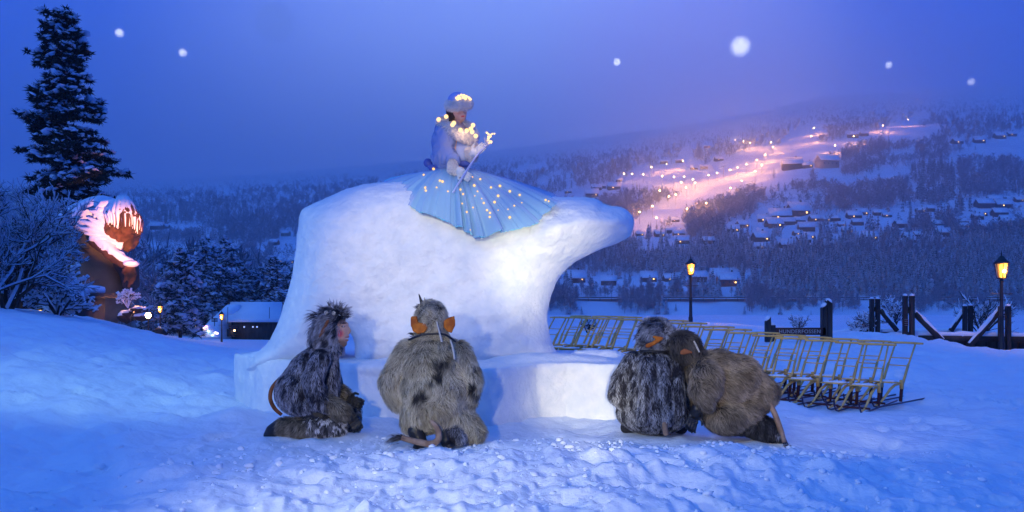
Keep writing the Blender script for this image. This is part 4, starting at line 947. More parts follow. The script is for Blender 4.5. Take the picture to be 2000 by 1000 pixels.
part('body', V, F, M_face, p, True, facecols(V, (.66, .38, .27), [(901, 218, Y, 3.6, 1.4, (.05, .03, .03), .4), (910, 218, Y, 2.6, 1.3, (.05, .03, .03), .4), (900, 214.2, Y, 4.8, 1.1, (.10, .05, .03), .4), (910, 214.5, Y, 3, 1, (.10, .05, .03), .4), (905, 231.6, Y, 3.8, 1.5, (.55, .06, .07), .4), (898, 226, Y, 4, 3.5, (.60, .28, .20), .5)]))
b = Blob(); b.e(884, 219, Y+.04, 13, 19, .10).c([(884, 228, Y, 7), (880, 236, Y-.02, 4)]).c([(887, 214, Y-.05, 5), (886, 232, Y-.07, 3)]); V, F, _ = b.skin(.010, 2); part('hair', V, F, M_hairm, p, True)
hp_ = Blob(); hp_.e(893, 197, Y, 19, 17, .11); V, F, _ = hp_.skin(.012, 3); hat = part('hat', V, F, M_hatm, p, True)
def trim(name, pts, par, n, L=.03, voxel=.014):
    b_ = Blob(); b_.c(pts, 8); V, F, _ = b_.skin(voxel, 3)
    V, F, c_ = fur(V, F, n, L, .004, lambda P_, n_: (np.full((n_, 3), .70)+rng.normal(0, .04, (n_, 1)), np.full((n_, 3), .92)*np.array([1, .97, .92])), (0, 0, -.2), .9, .9, .8); return part(name, V, F, M_trim, par, False, c_)
ring = lambda cx, cy, rx, rz, ry, r, tilt, n=14: [(cx+rx*math.cos(2*pi*i/n), cy+rz*math.sin(2*pi*i/n)+tilt*math.cos(2*pi*i/n), Y-ry*math.sin(2*pi*i/n), r) for i in range(n+1)]
trim('fur_brim', ring(896, 205, 18, 2.5, .115, 9.5, -1), hat, 5500, .026)
trim('fur_collar', [(880, 236, Y+.06, 9), (862, 240, Y-.02, 11), (868, 248, Y-.13, 11), (888, 256, Y-.20, 12), (903, 266, Y-.22, 12), (918, 272, Y-.17, 11), (927, 266, Y-.05, 9), (918, 250, Y+.04, 9), (898, 240, Y+.08, 9), (880, 236, Y+.06, 9)], p, 7000, .026)
trim('fur_front', [(924, 276, Y-.15, 6), (929, 292, Y-.12, 5), (926, 310, Y-.14, 6)], p, 1500, .03)
b = Blob(); b.c([(866, 252, Y+.0, 18), (862, 285, Y+.02, 20), (868, 322, Y+.02, 21), (878, 332, Y, 22)]).c([(888, 262, Y, 24), (890, 300, Y, 22), (892, 328, Y, 25)]); V, F, _ = b.skin(.013, 4)
V[:, 1] += .012*fbm(V[:, 0]*16, V[:, 2]*3, 0, 84, 2); part('jacket', V, F, M_jacket, p, True)
b = Blob(); b.e(905, 290, Y-.11, 17, 29, .05).e(912, 283, Y-.12, 12, 20, .05); V, F, _ = b.skin(.011, 3); part('bodice', V, F, M_bodice, p, True)
b = Blob(); b.c([(884, 318, Y-.10, 7), (900, 320, Y-.17, 7), (918, 318, Y-.15, 6)]); V, F, _ = b.skin(.011, 3); sash = part('sash', V, F, M_jacket, p, True)
b = Blob(); b.e(836, 318, Y+.02, 9, 9, .05, 20).e(845, 328, Y, 8, 6, .05, -30).c([(840, 326, Y, 5), (858, 332, Y-.02, 5)]); V, F, _ = b.skin(.010, 3); part('bow', V, F, M_jacket, sash, True)
def sleeve(blob, nm):
    V, F, nn = blob.skin(.011, 3); V = V+nn*(.009*np.sin(fbm(V[:, 0]*9, V[:, 1]*9, V[:, 2]*4, 85, 2)*7))[:, None]; return V, F, nn
b = Blob(); b.e(866, 280, Y-.12, 22, 36, .13, 4).e(868, 305, Y-.14, 24, 24, .13).e(884, 316, Y-.19, 14, 15, .10)
V, F, nn = sleeve(b, 0); part('sleeve', V, F, M_sleeve, p, True); o_ = part('sleeve_tulle', V+nn*.012, F, M_tulle, p, True)
b = Blob(); b.e(924, 285, Y-.02, 12, 24, .10); V, F, nn = sleeve(b, 0); part('sleeve', V, F, M_sleeve, p, True)
trim('fur_cuff', [(884, 318, Y-.26, 9), (884, 330, Y-.30, 10), (892, 336, Y-.27, 9)], p, 2200, .02)
trim('fur_cuff', [(916, 296, Y-.2, 8), (918, 308, Y-.2, 8)], p, 1500, .02)
b = Blob(); b.c([(890, 330, Y-.28, 8), (899, 336, Y-.32, 8)]); hand(b, 897, 334, Y-.33, -35, 1.05, .75, -1); V, F, _ = b.skin(.006, 2); part('glove', V, F, M_white, p, True)
b = Blob(); b.c([(921, 302, Y-.22, 7), (927, 299, Y-.25, 8)]); hand(b, 925, 300, Y-.27, 35, 1.0, .75, 1); V, F, _ = b.skin(.006, 2); part('glove', V, F, M_white, p, True)
# skirt
hem = [(744, 360, 9.62), (762, 370, 9.26), (783, 390, 9.10), (803, 404, 8.98), (824, 418, 8.90), (852, 424, 8.86), (884, 436, 8.83), (903, 447, 8.81), (918, 458, 8.80), (938, 464, 8.79), (960, 458, 8.80), (984, 452, 8.81), (1012, 447, 8.82), (1042, 440, 8.83), (1060, 425, 8.88), (1073, 408, 8.96), (1084, 394, 9.12), (1075, 380, 9.6), (1020, 366, 10.0), (940, 350, 10.15), (860, 345, 10.1), (785, 346, 9.95)]
K = len(hem); H = np.array([W(*h) for h in hem]); nA, nV = 420, 60
tt = np.linspace(0, K, nA, endpoint=False); i0 = tt.astype(int); u = (tt-i0)[:, None]
P0, P1, P2, P3 = H[(i0-1) % K], H[i0 % K], H[(i0+1) % K], H[(i0+2) % K]
HH = .5*(2*P1+(P2-P0)*u+(2*P0-5*P1+4*P2-P3)*u*u+(3*P1-P0-3*P2+P3)*u**3)
wc = W(886, 330, Y); ang = np.arctan2(HH[:, 1]-(Y+.05), HH[:, 0]-wc[0])
Wt = np.stack([wc[0]+.17*np.cos(ang), Y+.13*np.sin(ang), np.full(nA, wc[2])], 1)
v = np.linspace(0, 1, nV)[None, :, None]; aa = np.linspace(0, 2*pi, nA, endpoint=False)
G = Wt[:, None]*(1-v)+HH[:, None]*v
fold = (1.3*noise3(np.cos(aa)*5.5, np.sin(aa)*5.5, 0, 86)+.9*noise3(np.cos(aa)*12, np.sin(aa)*12, 0, 87)+.35*noise3(np.cos(aa)*26, np.sin(aa)*26, 0, 88))[:, None]
out = np.stack([np.cos(ang), np.sin(ang)*1.0, np.full(nA, .35)], 1)[:, None]
vv = v[..., 0]
G = G+out*(fold*.050*vv**.8)[..., None]+out*(.10*np.sin(pi*vv)**.8)[..., None]*np.array([.25, 1.0, .55]); G[..., 2] += .003*np.sin(aa*90)[:, None]*vv**6
V = G.reshape(-1, 3); I = np.arange(nA*nV).reshape(nA, nV); J = np.roll(I, -1, 0)
SKF = np.stack([I[:, :-1], I[:, 1:], J[:, 1:], J[:, :-1]], -1).reshape(-1, 4)
skirt = part('skirt', V, SKF, M_dress, p, True); SKV = V
G2 = G+out*np.array([.3, 1, .6])*.03+out*(.02*np.sin(aa*17+1)[:, None]*vv)[..., None]; G2 = G2[:, :]; I = np.arange(nA*G2.shape[1]).reshape(nA, -1); J = np.roll(I, -1, 0)
part('tulle_overlay', G2.reshape(-1, 3), np.stack([I[:, :-1], I[:, 1:], J[:, 1:], J[:, :-1]], -1).reshape(-1, 4), M_tulle, skirt, True)
from mathutils.bvhtree import BVHTree
bvh = BVHTree.FromPolygons(G2.reshape(-1, 3).tolist(), np.stack([I[:, :-1], I[:, 1:], J[:, 1:], J[:, :-1]], -1).reshape(-1, 4).tolist())
def on_cloth(px, py):
    h = bvh.ray_cast(Vector((0, 0, CZ)), pixdir(px, py), 20); return np.array(h[0]) if h[0] is not None else W(px, py, 8.9)
fl = mesh_np('fairy_light', ico(3)[0]*.017, ico(3)[1], True); fl2 = mesh_np('fairy_light', ico(3)[0]*.016, ico(3)[1], True)
fl.materials.append(M_fairy); fl2.materials.append(M_fairy2)
def fairy(P_, par, me=fl, s=1.):
    o = bpy.data.objects.new('fairy_light', me); C.objects.link(o); o.parent = par; o.location = tuple(np.array(P_)-origin(par)); o.scale = (s,)*3
for (a, b_) in [(375, 620), (377, 636), (437, 618), (455, 580), (470, 585), (365, 548), (420, 515), (637, 560), (647, 607), (688, 680), (733, 783), (605, 755), (580, 708), (585, 655), (740, 618), (780, 665), (790, 610), (845, 640), (912, 703), (1045, 688), (1062, 695), (718, 745), (845, 785), (780, 745), (650, 665), (680, 572), (665, 640), (700, 705), (545, 545), (560, 560), (530, 540), (625, 855), (570, 630), (735, 760), (835, 740), (500, 640), (640, 730), (870, 720), (760, 700), (900, 660)]:
    q_ = on_cloth(700+a/2.858, 150+b_/2.858); fairy(q_+np.array([0, -.01, 0]), skirt, fl, random.choice((.5, .7, .9, 1.1)))
for (a, b_, dy) in [(448, 238, -.12), (490, 222, -.14), (533, 258, -.34), (525, 268, -.34), (570, 297, -.37), (605, 300, -.36), (635, 308, -.33), (628, 290, -.33), (640, 270, -.2), (655, 330, -.27)]: fairy(W(700+a/2.858, 150+b_/2.858, Y+dy), p, fl2, 1.8)
for (a, b_) in [(548, 118), (560, 108), (575, 102), (590, 104), (603, 110), (617, 117), (585, 115), (568, 120), (625, 125), (555, 126), (598, 122)]: fairy(W(700+a/2.858, 150+b_/2.858, Y-.13), hat, fl2, 1.15)
lamp('collar_glow', 'POINT', W(905, 262, Y-.42), .7, (1, .62, .3), radius=.04, parent=None)
lamp('gown_glow', 'POINT', W(930, 385, 8.62), .5, (1, .62, .3), radius=.08)
wd = thing('sceptre', 'silver sceptre topped with a cluster of glowing lights, held by the woman', 'sceptre', W(884, 376, Y-.42))
b = MB(); b.tube([W(884, 377, Y-.42), W(905, 343, Y-.40), W(930, 305, Y-.34), W(950, 282, Y-.32)], [.013, .013, .012, .010], 10); b.make('rod', M_wand, wd, True)
b = MB()
for i in range(26):
    d = rng.normal(size=3); d /= np.linalg.norm(d); d[2] += .5; b.tube([W(950, 284, Y-.32), W(950, 284, Y-.32)+d*np.array([.05, .05, .07])], [.006, .002], 4)
b.make('twig_head', M_wand, wd)
for i in range(22):
    q_ = rng.normal(size=3)*np.array([.024, .022, .036]); fairy(W(956, 273, Y-.32)+q_, wd, fl2, random.uniform(.5, 1.0))
lamp('sceptre_glow', 'POINT', W(956, 273, Y-.50), .7, (1, .62, .32), radius=.03)
# ------------------------------------------------------------------ kick sleds parked in two rows
def sled_proto():
    t = thing('kick_sled', '', 'kick sled', (0, 0, 0), 0, 'kick sleds parked in two rows')
    hw = .135
    b = MB(); b.tube([(-.24, .50, .80), (-.12, .50, .803), (0, .50, .805), (.12, .50, .803), (.24, .50, .80)], [.013, .016, .015, .016, .013], 8); b.make('handlebar', M_wood, t, True)
    for s in (-1, 1):
        b = MB(); b.beam((s*hw, .06, .22), (s*hw, .27, .52), .022, .034, up=(0, 1, 0)); b.beam((s*hw, .26, .50), (s*hw, .50, .79), .016, .020, up=(0, 1, 0)); b.box((s*hw, .055, .26), (.036, .055, .12)); up = b.make('upright', M_wood, t)
        b = MB(); b.beam((s*hw, .02, .03), (s*hw, .06, .225), .028, .045, up=(0, 1, 0)); b.make('rubber_foot', M_redrub, up)
        b = MB(); b.tube([(s*(hw+.012), -.88, .17), (s*(hw+.012), -.86, .10), (s*(hw+.012), -.80, .04), (s*(hw+.012), -.70, .018), (s*(hw+.012), -.3, .014), (s*(hw+.012), .4, .014), (s*(hw+.012), .92, .016)], .011, 6); b.make('runner', M_runner, t, True)
        b = MB(); b.tube([(s*hw*.92, .02, .27), (s*hw*.95, -.14, .265), (s*hw, -.30, .22), (s*hw, -.46, .13), (s*hw, -.62, .05), (s*hw, -.72, .045)], [.014, .017, .018, .016, .014, .012], 7); b.make('curved_brace', M_wood, t, True)
    for z, y in ((.50, .26), (.60, .33)):
        b = MB(); b.tube([(-hw, y, z), (hw, y, z)], .008, 6); b.make('rung', M_wood, t)
    b = MB()
    for k in range(5): b.box((0, -.02-.062*k, .29+.004*k), (.30, .048, .014))
    b.make('seat', M_wood, t)
    b = MB(); b.tube([(-.20, -.60, .062), (.20, -.60, .062)], .014, 7); b.make('stretcher', M_redrub, t)
    b = MB(); b.ball((.02, -.12, .312), (.12, .10, .018)); b.ball((-.07, -.2, .315), (.06, .05, .013)); b.make('snow_on_seat', M_snow, t, True)
    return t
proto = sled_proto(); st = np.array([-.405*.735, .405*.68]); nrow = 15
ords = ordn
for row, (sx, sy) in enumerate(((5.14, 10.9), (4.62, 10.42))):
    for i in range(nrow):
        x, y = np.array([sx, sy])+st*i*(1.0 if row == 0 else .985)+rng.normal(0, .022, 2)
        lab = f"wooden kick sled in the {'rear' if row == 0 else 'front'} row, {ords[i]} from the right end of its row"
        z = ground_z(x, y)+.02; rz = R(-41.3+rng.normal(0, 3.0))
        if row == 0 and i == 0: proto.location = (x, y, z); proto.rotation_euler.z = rz; proto['label'] = lab
        else: dup(proto, (x, y, z), rz, lab)

# ------------------------------------------------------------------ lanterns
M_amber = mat('amber_glass', (1, .5, .1), .4, emit=(1, .34, .035), estr=.30)
M_flame = mat('lantern_flame', (1, .8, .4), .5, emit=(1, .62, .18), estr=26)
def lantern(px, Yl, pybase, label, H=2.75, power=30, sz=1.):
    X = (px-HX)/F0*Yl; zb = CZ+(HY-pybase)/F0*Yl; t = thing('street_lamp', label, 'street lamp', (X, Yl, zb), 0, 'black lantern posts')
    o0 = np.array([X, Yl, zb]); hb = H-.78*sz
    b = MB(); b.lathe(o0, [(.09, -.6), (.09, .25), (.07, .3), (.06, 1.0), (.075, 1.03), (.055, 1.08), (.04, hb-.1), (.06, hb-.06), (.045, hb)], 10); b.make('post', M_iron, t, True)
    b = MB(); b.tube([o0+(-.32, 0, hb-.42), o0+(.32, 0, hb-.42)], .014, 6); b.make('ladder_bar', M_iron, t)
    b = MB(); c_ = o0+np.array([0, 0, hb])
    b.lathe(c_, [(.05, 0), (.13*sz, .02), (.13*sz, .05), (.06, .05)], 6)
    for j in range(6):
        a = 2*pi*j/6+.3; p0 = c_+np.array([.12*math.cos(a)*sz, .12*math.sin(a)*sz, .04]); p1 = c_+np.array([.19*math.cos(a)*sz, .19*math.sin(a)*sz, .46*sz]); b.beam(p0, p1, .018)
    b.lathe(c_, [(.20*sz, .45*sz), (.23*sz, .46*sz), (.23*sz, .49*sz), (.13*sz, .58*sz), (.07*sz, .66*sz), (.02, .70*sz), (.025, .73*sz), (.004, .86*sz)], 6)
    b.make('lantern_cage', M_iron, t)
    b = MB(); b.lathe(c_, [(.108*sz, .05), (.172*sz, .45*sz)], 6); b.make('glass', M_amber, t)
    b = MB(); b.ball(c_+(0, -.03, .24*sz), (.055*sz, .16*sz, .07*sz)); b.make('flame', M_flame, t, True)
    lamp('lantern_light', 'POINT', c_+(0, -.26, .24*sz)-o0, power, (1, .45, .12), radius=.08, parent=t)
    return t
lantern(1349, 33, 632, 'black lantern post with amber glass between the snow bear and the sign', 2.75, 40)
lantern(1956, 23.4, 688, 'black lantern post with amber glass beside the timber railing at right', 2.9, 30)
lantern(313, 61, 660, 'lit lantern post rising from a dark boulder near the giant statue', 2.75, 60, 1.1)
lantern(433, 70, 668, 'lit lantern post in front of the snow-roofed building', 2.75, 50, 1.1)
b = MB(); V_, F_ = ico(3); w0 = W(311, 652, 60.5); b.add(V_*np.array([.58, .5, .5])*(1+.25*fbm(V_[:, 0]*2, V_[:, 1]*2, V_[:, 2]*2, 95, 2))[:, None]+w0, F_)
M_rock = mat_top('dark_rock', (.025, .024, .026), (.7, .75, .84), .75, .95, 3, .1, (.05, .045, .045)); b.make('boulder', M_rock, base=w0-(0, 0, .4), label='dark boulder at the foot of the left lantern', cat='boulder')

# ------------------------------------------------------------------ name sign by the river
Ys = 18.
def wp(px, py, Y=Ys): return W(px, py, Y)
S = thing('sign', 'dark timber name sign between slanted posts behind the sleds', 'sign', wp(1560, 690))
def post(px0, px1, ytop0, ytop1, ybot, Y, th, par, name='post', m=None):
    a = wp(px0, ybot, Y); b1 = wp(px1, ybot, Y); t0 = wp(px0, ytop0, Y); t1 = wp(px1, ytop1, Y)
    mb = MB(); mb.prism([(a[0], a[2]), (b1[0], b1[2]), (t1[0], t1[2]), (t0[0], t0[2])], Y-th/2, Y+th/2); o = mb.make(name, m or M_wood_dark, par)
    n = 9; c_ = (t0+t1)/2; d = (t1-t0); mb = MB(); V_, F_ = ico(2)
    L = np.linalg.norm(d)/2; ux = d/np.linalg.norm(d); M_ = np.array([ux, [0, 1, 0], np.cross(ux, [0, 1, 0])]).T
    vv_ = V_*np.array([L*1.08, th*.58, .05]); vv_ = np.sign(vv_)*np.abs(vv_)
    mb.add(vv_@M_.T+c_+(0, 0, .025), F_); mb.make('snow_cap', M_snow, o, True); return o
post(1495, 1504, 628, 619, 668, Ys, .14, S); post(1504, 1513, 635, 635, 668, Ys, .14, S, 'short_post')
post(1604.5, 1613, 602, 594, 672, Ys+.02, .16, S); post(1614, 1623.5, 586, 593, 672, Ys, .16, S)
mb = MB(); a = wp(1508, 654); b_ = wp(1611, 640); mb.box(((a[0]+b_[0])/2, Ys-.02, (a[2]+b_[2])/2), (b_[0]-a[0], .08, b_[2]-a[2])); M_board = mat('brown_board', (.06, .022, .02), .7, (.09, .035, .03), 5); mb.make('board', M_board, S)
cu = bpy.data.curves.new('lettering', 'FONT'); cu.body = 'HUNDERFOSSEN'; cu.size = .125; cu.extrude = .006; cu.align_x = 'CENTER'; cu.align_y = 'CENTER'; cu.space_character = 1.12
to = bpy.data.objects.new('tmp', cu); C.objects.link(to); bpy.context.view_layer.update()
me = bpy.data.meshes.new_from_object(to); bpy.data.objects.remove(to); me.name = 'lettering'
M_letter = mat('cut_letters', (.42, .40, .38), .6)
lo = link('lettering', me, M_letter, S, loc=tuple(wp(1560, 647.5)-origin(S)+(0, -.068, 0))); lo.rotation_euler = (R(90), 0, 0)
wd_ = max(v.co.x for v in me.vertices)-min(v.co.x for v in me.vertices); sc_ = (80/F0*Ys)/wd_; lo.scale = (sc_, sc_*1.05, 1)

# ------------------------------------------------------------------ the timber railings on the quay
def railing(label, Y, posts, braces, beams, base):
    S = thing('timber_railing', label, 'railing', W(*base, Y))
    for (p0, p1, yt, yb, dy) in posts: post(p0, p1, yt, yt, yb, Y+dy, .12, S)
    for (x0, y0, x1, y1, dy) in braces:
        a = W(x0, y0, Y+dy); b1 = W(x1, y1, Y+dy); mb = MB(); mb.beam(a, b1, .13, .13); o = mb.make('brace', M_wood_dark, S)
        mb = MB(); up = np.array([0, 0, .085]); mb.tube([a+up, (a*2+b1)/3+up, (a+2*b1)/3+up, b1+up], [.05, .075, .07, .05], 8); mb.make('snow_on_brace', M_snow, o, True)
    for (x0, y0, x1, y1, dy, h) in beams:
        a = W(x0, y0, Y+dy); b1 = W(x1, y1, Y+dy); mb = MB(); mb.beam(a, b1, .22, h); o = mb.make('beam', M_wood_dark, S)
        k = 14; mb = MB(); pts = [a+(b1-a)*i/k+np.array([0, 0, h/2+.03]) for i in range(k+1)]; mb.tube(pts, [.10+.03*float(noise3(i*.7, Y, 0, 97)) for i in range(k+1)], 8); mb.make('snow_on_beam', M_snow, o, True)
    return S
railing('snow-capped timber railing with leaning braces, nearest at the right edge', 24.0, [(1764, 1771.5, 578, 668, 0), (1777, 1785, 578, 668, 0), (1951, 1958, 598, 700, 0), (1965, 1973, 598, 700, 0)],
        [(1767, 598, 1782, 612, .12), (1786, 612, 1842, 668, .12), (1953, 606, 1893, 676, .12)], [(1790, 660, 1962, 662, .3, .16), (1962, 662, 2140, 664, .3, .16), (1640, 668, 1768, 660, .3, .12)], (1870, 700))
railing('farther snow-capped timber railing with leaning braces, behind the first', 28.5, [(1699, 1706.5, 584, 660, 0), (1710.5, 1718, 584, 665, 0), (1881, 1888, 598, 656, 0), (1892, 1899, 597, 656, 0)],
        [(1699, 598, 1709, 606, .12), (1719, 605, 1752, 646, .12), (1886, 602, 1857, 646, .12)], [(1722, 652, 1884, 651, .3, .13), (1632, 655, 1700, 646, .3, .13)], (1800, 670))
S = thing('quay_wall', 'dark timber quay wall under the snowy railings', 'quay', W(1890, 690, 24.6))
a = W(1775, 664, 24.6); b1 = W(2250, 664, 24.6); mb = MB(); mb.box(((a[0]+b1[0])/2, 24.9, a[2]-.75), (b1[0]-a[0], .5, 1.5)); mb.make('wall', M_wood_dark, S)
mb = MB()
for x in np.arange(a[0]+.3, b1[0], .32): mb.box((x, 24.62, a[2]-.75), (.22, .06, 1.46))
mb.make('planks', M_wood_dark, S, kind='stuff')
S = thing('notice_board', 'small dark notice fixed to the tall post pair of the railing', 'sign', W(1768, 630, 23.85)); mb = MB(); mb.box(W(1768, 630, 23.85), (.17, .03, .20)); mb.make('board', M_board, S)
mb = MB()
for k in range(4): mb.box(W(1770, 623.5+4*k, 23.85)+(0, -.02, 0), (.12, .006, .008))
mb.make('text_lines', M_letter, S)

# ------------------------------------------------------------------ branching shrubs and trees close by
def branchy(base, h, seed, n0=7, spread=.5, depth=4, droop=.0, snow=.6, lean=(0, 0), trunk=.05, flat=1., m_twig=None, minr=.006):
    q = np.random.default_rng(seed); segs = []
    def grow(p, d, L, r, k):
        n = 3; pts = [p]
        for i in range(n):
            d = d+q.normal(0, .13, 3); d[2] += -droop+.02; d /= np.linalg.norm(d); p = p+d*L/n*np.array([1, flat, 1]); pts.append(p)
        segs.append((pts, r, r*.6, k))
        if k == 0: return
        for j in range(q.integers(3, 6)):
            u = .25+.75*q.random(); i = min(int(u*n), n-1); s0 = pts[i]+(pts[i+1]-pts[i])*(u*n-i)
            dd = d+q.normal(0, spread, 3); dd[2] += .12; dd /= np.linalg.norm(dd); grow(s0, dd, L*(.45+.25*q.random()), r*.55, k-1)
    for j in range(n0):
        a = q.random()*2*pi; d = np.array([math.cos(a)*.7+lean[0], math.sin(a)*.7, .8+.5*q.random()]); d /= np.linalg.norm(d); grow(np.array(base, float)+np.array([0, 0, h*.10*q.random()]), d, h*.5, trunk, depth)
    B = MB(); Sn = MB()
    for pts, r0, r1, k in segs:
        r0 = max(r0, minr); r1 = max(r1, minr*.8); B.tube(pts, np.linspace(r0, r1, len(pts)), 3 if k < 2 else 5, cap=False)
        if q.random() < snow:
            rr = np.linspace(r0, r1, len(pts))*1.0+minr*1.5*(.6+.8*q.random()); Sn.tube([p+np.array([0, 0, r_*.9+minr]) for p, r_ in zip(pts, rr)], rr, 4)
    return B, Sn
def shrub(name, px, py, Y, h, seed, label, cat, group=None, **k):
    base = W(px, py, Y); t = thing(name, label, cat, base, 0, group); B, Sn = branchy(base, h, seed, **k)
    B.make('branches', M_bark, t); Sn.make('snow_on_twigs', M_snow if 'shrub' in name else M_pine_snow, t, False); return t
shrub('frosted_shrub', 112, 628, 31, 2.2, 11, 'snow-laden leafless shrub in front of the giant statue', 'shrub', n0=10, depth=4, spread=.6, snow=1., minr=.018, trunk=.05, lean=(.1, 0))
shrub('bare_tree', 12, 630, 27, 5.2, 12, 'tall leafless snowy tree at the left edge', 'tree', 'leafless snowy trees at the left edge', n0=9, depth=5, spread=.42, snow=.5, minr=.006, trunk=.07, lean=(-.12, 0))
shrub('bare_tree', -45, 630, 25, 5.6, 14, 'leafless snowy tree half outside the left edge', 'tree', 'leafless snowy trees at the left edge', n0=8, depth=5, spread=.42, snow=.5, minr=.006, trunk=.07)
shrub('bare_tree', 0, 632, 33, 4.0, 13, 'leafless snowy tree between the left edge and the tall pine', 'tree', 'leafless snowy trees at the left edge', n0=8, depth=5, spread=.45, snow=.5, minr=.007, trunk=.06, lean=(-.1, 0))
shrub('river_shrub', 1146, 650, 24, .55, 21, 'small dark snowy bush behind the farthest sleds', 'shrub', n0=8, depth=3, spread=.6, snow=.4, minr=.010, trunk=.02)
shrub('river_shrub', 1560, 648, 30, .7, 22, 'low bare bush just behind the name sign', 'shrub', n0=7, depth=3, spread=.5, snow=.3, minr=.006, trunk=.015)
shrub('river_shrub', 1680, 660, 29, 1.1, 23, 'bare snowy bush left of the timber railings', 'shrub', n0=9, depth=3, spread=.6, snow=.6, minr=.008, trunk=.02)
shrub('river_shrub', 1920, 662, 36, 2.2, 24, 'dense leafless bush behind the timber railings at right', 'shrub', n0=12, depth=3, spread=.35, snow=.25, minr=.008, trunk=.03)
shrub('river_shrub', 1745, 650, 38, 1.9, 25, 'leafless bush seen between the two railing posts', 'shrub', n0=9, depth=3, spread=.5, snow=.4, minr=.009, trunk=.03)

def pine(name, base, h, prof, seed, label, nl, csize, snow, group=None, trunk_r=.2, zlo=.18, blades=34, dens=1., mat_n=None):
    q = np.random.default_rng(seed); t = thing(name, label, 'tree', base, 0, group); base = np.array(base, float)
    T = MB(); T.tube([base+(0, 0, -1), base+(0, 0, h*.4), base+(.02*h*.3, 0, h*.75), base+(0, 0, h*.98)], [trunk_r*1.15, trunk_r*.9, trunk_r*.5, .03], 9); T.make('trunk', M_bark, t, True)
    L = MB(); V, F, off = [], [], 0; Sn = MB(); Vi, Fi = ico(1)
    def clump(c_, s):
        nonlocal off
        n = blades; d = q.normal(size=(n, 3)); d /= np.linalg.norm(d, axis=1)[:, None]; d *= np.array([1, 1, .75]); s_ = np.cross(d, q.normal(size=(n, 3))); s_ /= np.linalg.norm(s_, axis=1)[:, None]
        a = c_+d*s*.15; e = c_+d*s*(.6+.6*q.random((n, 1))); w = s*.11
        V.append(np.stack([a-s_*w, a+s_*w, e], 1).reshape(-1, 3)); F.append(np.arange(n*3).reshape(-1, 3)+off); off += n*3
        if q.random() < snow:
            for _k in range(3):
                o3 = q.normal(0, .38, 3)*s*np.array([1, 1, .45]); rr_ = s*(.20+.22*q.random()); tl = np.array([q.normal(0, .35), q.normal(0, .35)])
                vv = Vi*np.array([rr_*1.25, rr_*1.25, rr_*.42])*(1+.28*q.normal(size=(len(Vi), 1))); vv[:, 2] += vv[:, 0]*tl[0]+vv[:, 1]*tl[1]; Sn.add(vv+c_+o3+np.array([0, 0, s*.30]), Fi)
    for i in range(nl):
        z = zlo+(1-zlo)*((i+q.random())/nl); a = q.random()*2*pi; lo, hi = prof(z); ca = math.cos(a); reach = (hi*max(ca, 0)+lo*max(-ca, 0)+(lo+hi)/2*abs(math.sin(a)))*(.55+.65*q.random())
        p0 = base+np.array([0, 0, z*h]); el = .25-.5*(1-z)+q.normal(0, .12); d = np.array([ca, math.sin(a), el]); d /= np.linalg.norm(d)
        e = p0+d*reach; e[2] -= .06*reach; m_ = (p0+e)/2+np.array([0, 0, .06*reach]); L.tube([p0, m_, e], [.035*h/14, .025*h/14, .010], 5, cap=False)
        nc = max(1, int(reach/csize*1.5*dens))
        for j in range(nc):
            u = .25+.75*(j+q.random())/nc; c_ = p0*(1-u)**2+2*u*(1-u)*m_+u*u*e+q.normal(0, csize*.35, 3)*np.array([1, 1, .4]); clump(c_, csize*(.6+.6*q.random()))
    L.make('limbs', M_bark, t); V = np.vstack(V); F = np.vstack(F); part('needles', V, F, mat_n or M_pine, t); 
    if Sn.n: Sn.make('snow_pads', M_pine_snow, t)
    return t
def prof_big(z):
    ys = [20, 40, 60, 85, 100, 130, 165, 200, 250, 275, 300, 340, 380, 400]; lo = [8, 30, 48, 30, 46, 52, 40, 52, 76, 55, 76, 62, 62, 45]; hi = [8, 30, 40, 30, 48, 58, 45, 65, 64, 70, 92, 108, 118, 60]
    y = 640-z*618; k = 53/1570.*.72; return np.interp(y, ys, lo)*k, np.interp(y, ys, hi)*k
Yp = 53.; bp = W(124, 560, Yp); bp[2] = -.2; hp2 = W(124, 22, Yp)[2]-bp[2]
pine('pine_tree', bp, hp2, prof_big, 31, 'tall dark snowy pine towering beside the giant statue', 190, .52, .55, trunk_r=.22, zlo=.385, blades=44, dens=1.7)
def prof_bush(r): return lambda z: (r*(1-z)**.6*(.35+min(z*4, .65))+.15,)*2
M_pinefrost = mat_top('frosted_pine_needles', (.035, .048, .050), (.56, .62, .72), .25, .85, 1.5, .4, (.06, .075, .08))
for i, (px, top, Y, r, lab) in enumerate([(352, 490, 66, 2.2, 'broad snow-laden pine right of the giant statue'), (440, 468, 98, 2.6, 'tall snow-laden pine behind the snow-roofed building'), (400, 470, 92, 2.6, 'snow-laden pine farthest back between the two broad pines'), (540, 503, 95, 2.6, 'snow-laden pine beside the back of the snow bear'), (478, 520, 108, 2.4, 'small snow-laden pine behind the building roof'), (318, 520, 88, 2.2, 'small snow-laden pine next to the left lantern'), (578, 512, 110, 2.4, 'snow-laden pine partly behind the snow bear'), (505, 535, 102, 1.9, 'low snow-laden pine above the building roof'), (378, 560, 92, 1.6, 'low snow-laden pine left of the snow-roofed building')]):
    x, zt = W(px, top, Y)[[0, 2]]; zb = ground_z(x, Y); pine('pine_tree', (x, Y, zb), zt-zb, prof_bush(r*Y/80), 40+i, lab, 70, .62, .75, 'snow-laden pines in the middle distance', .13, .12, 26, 1.1, M_pinefrost)
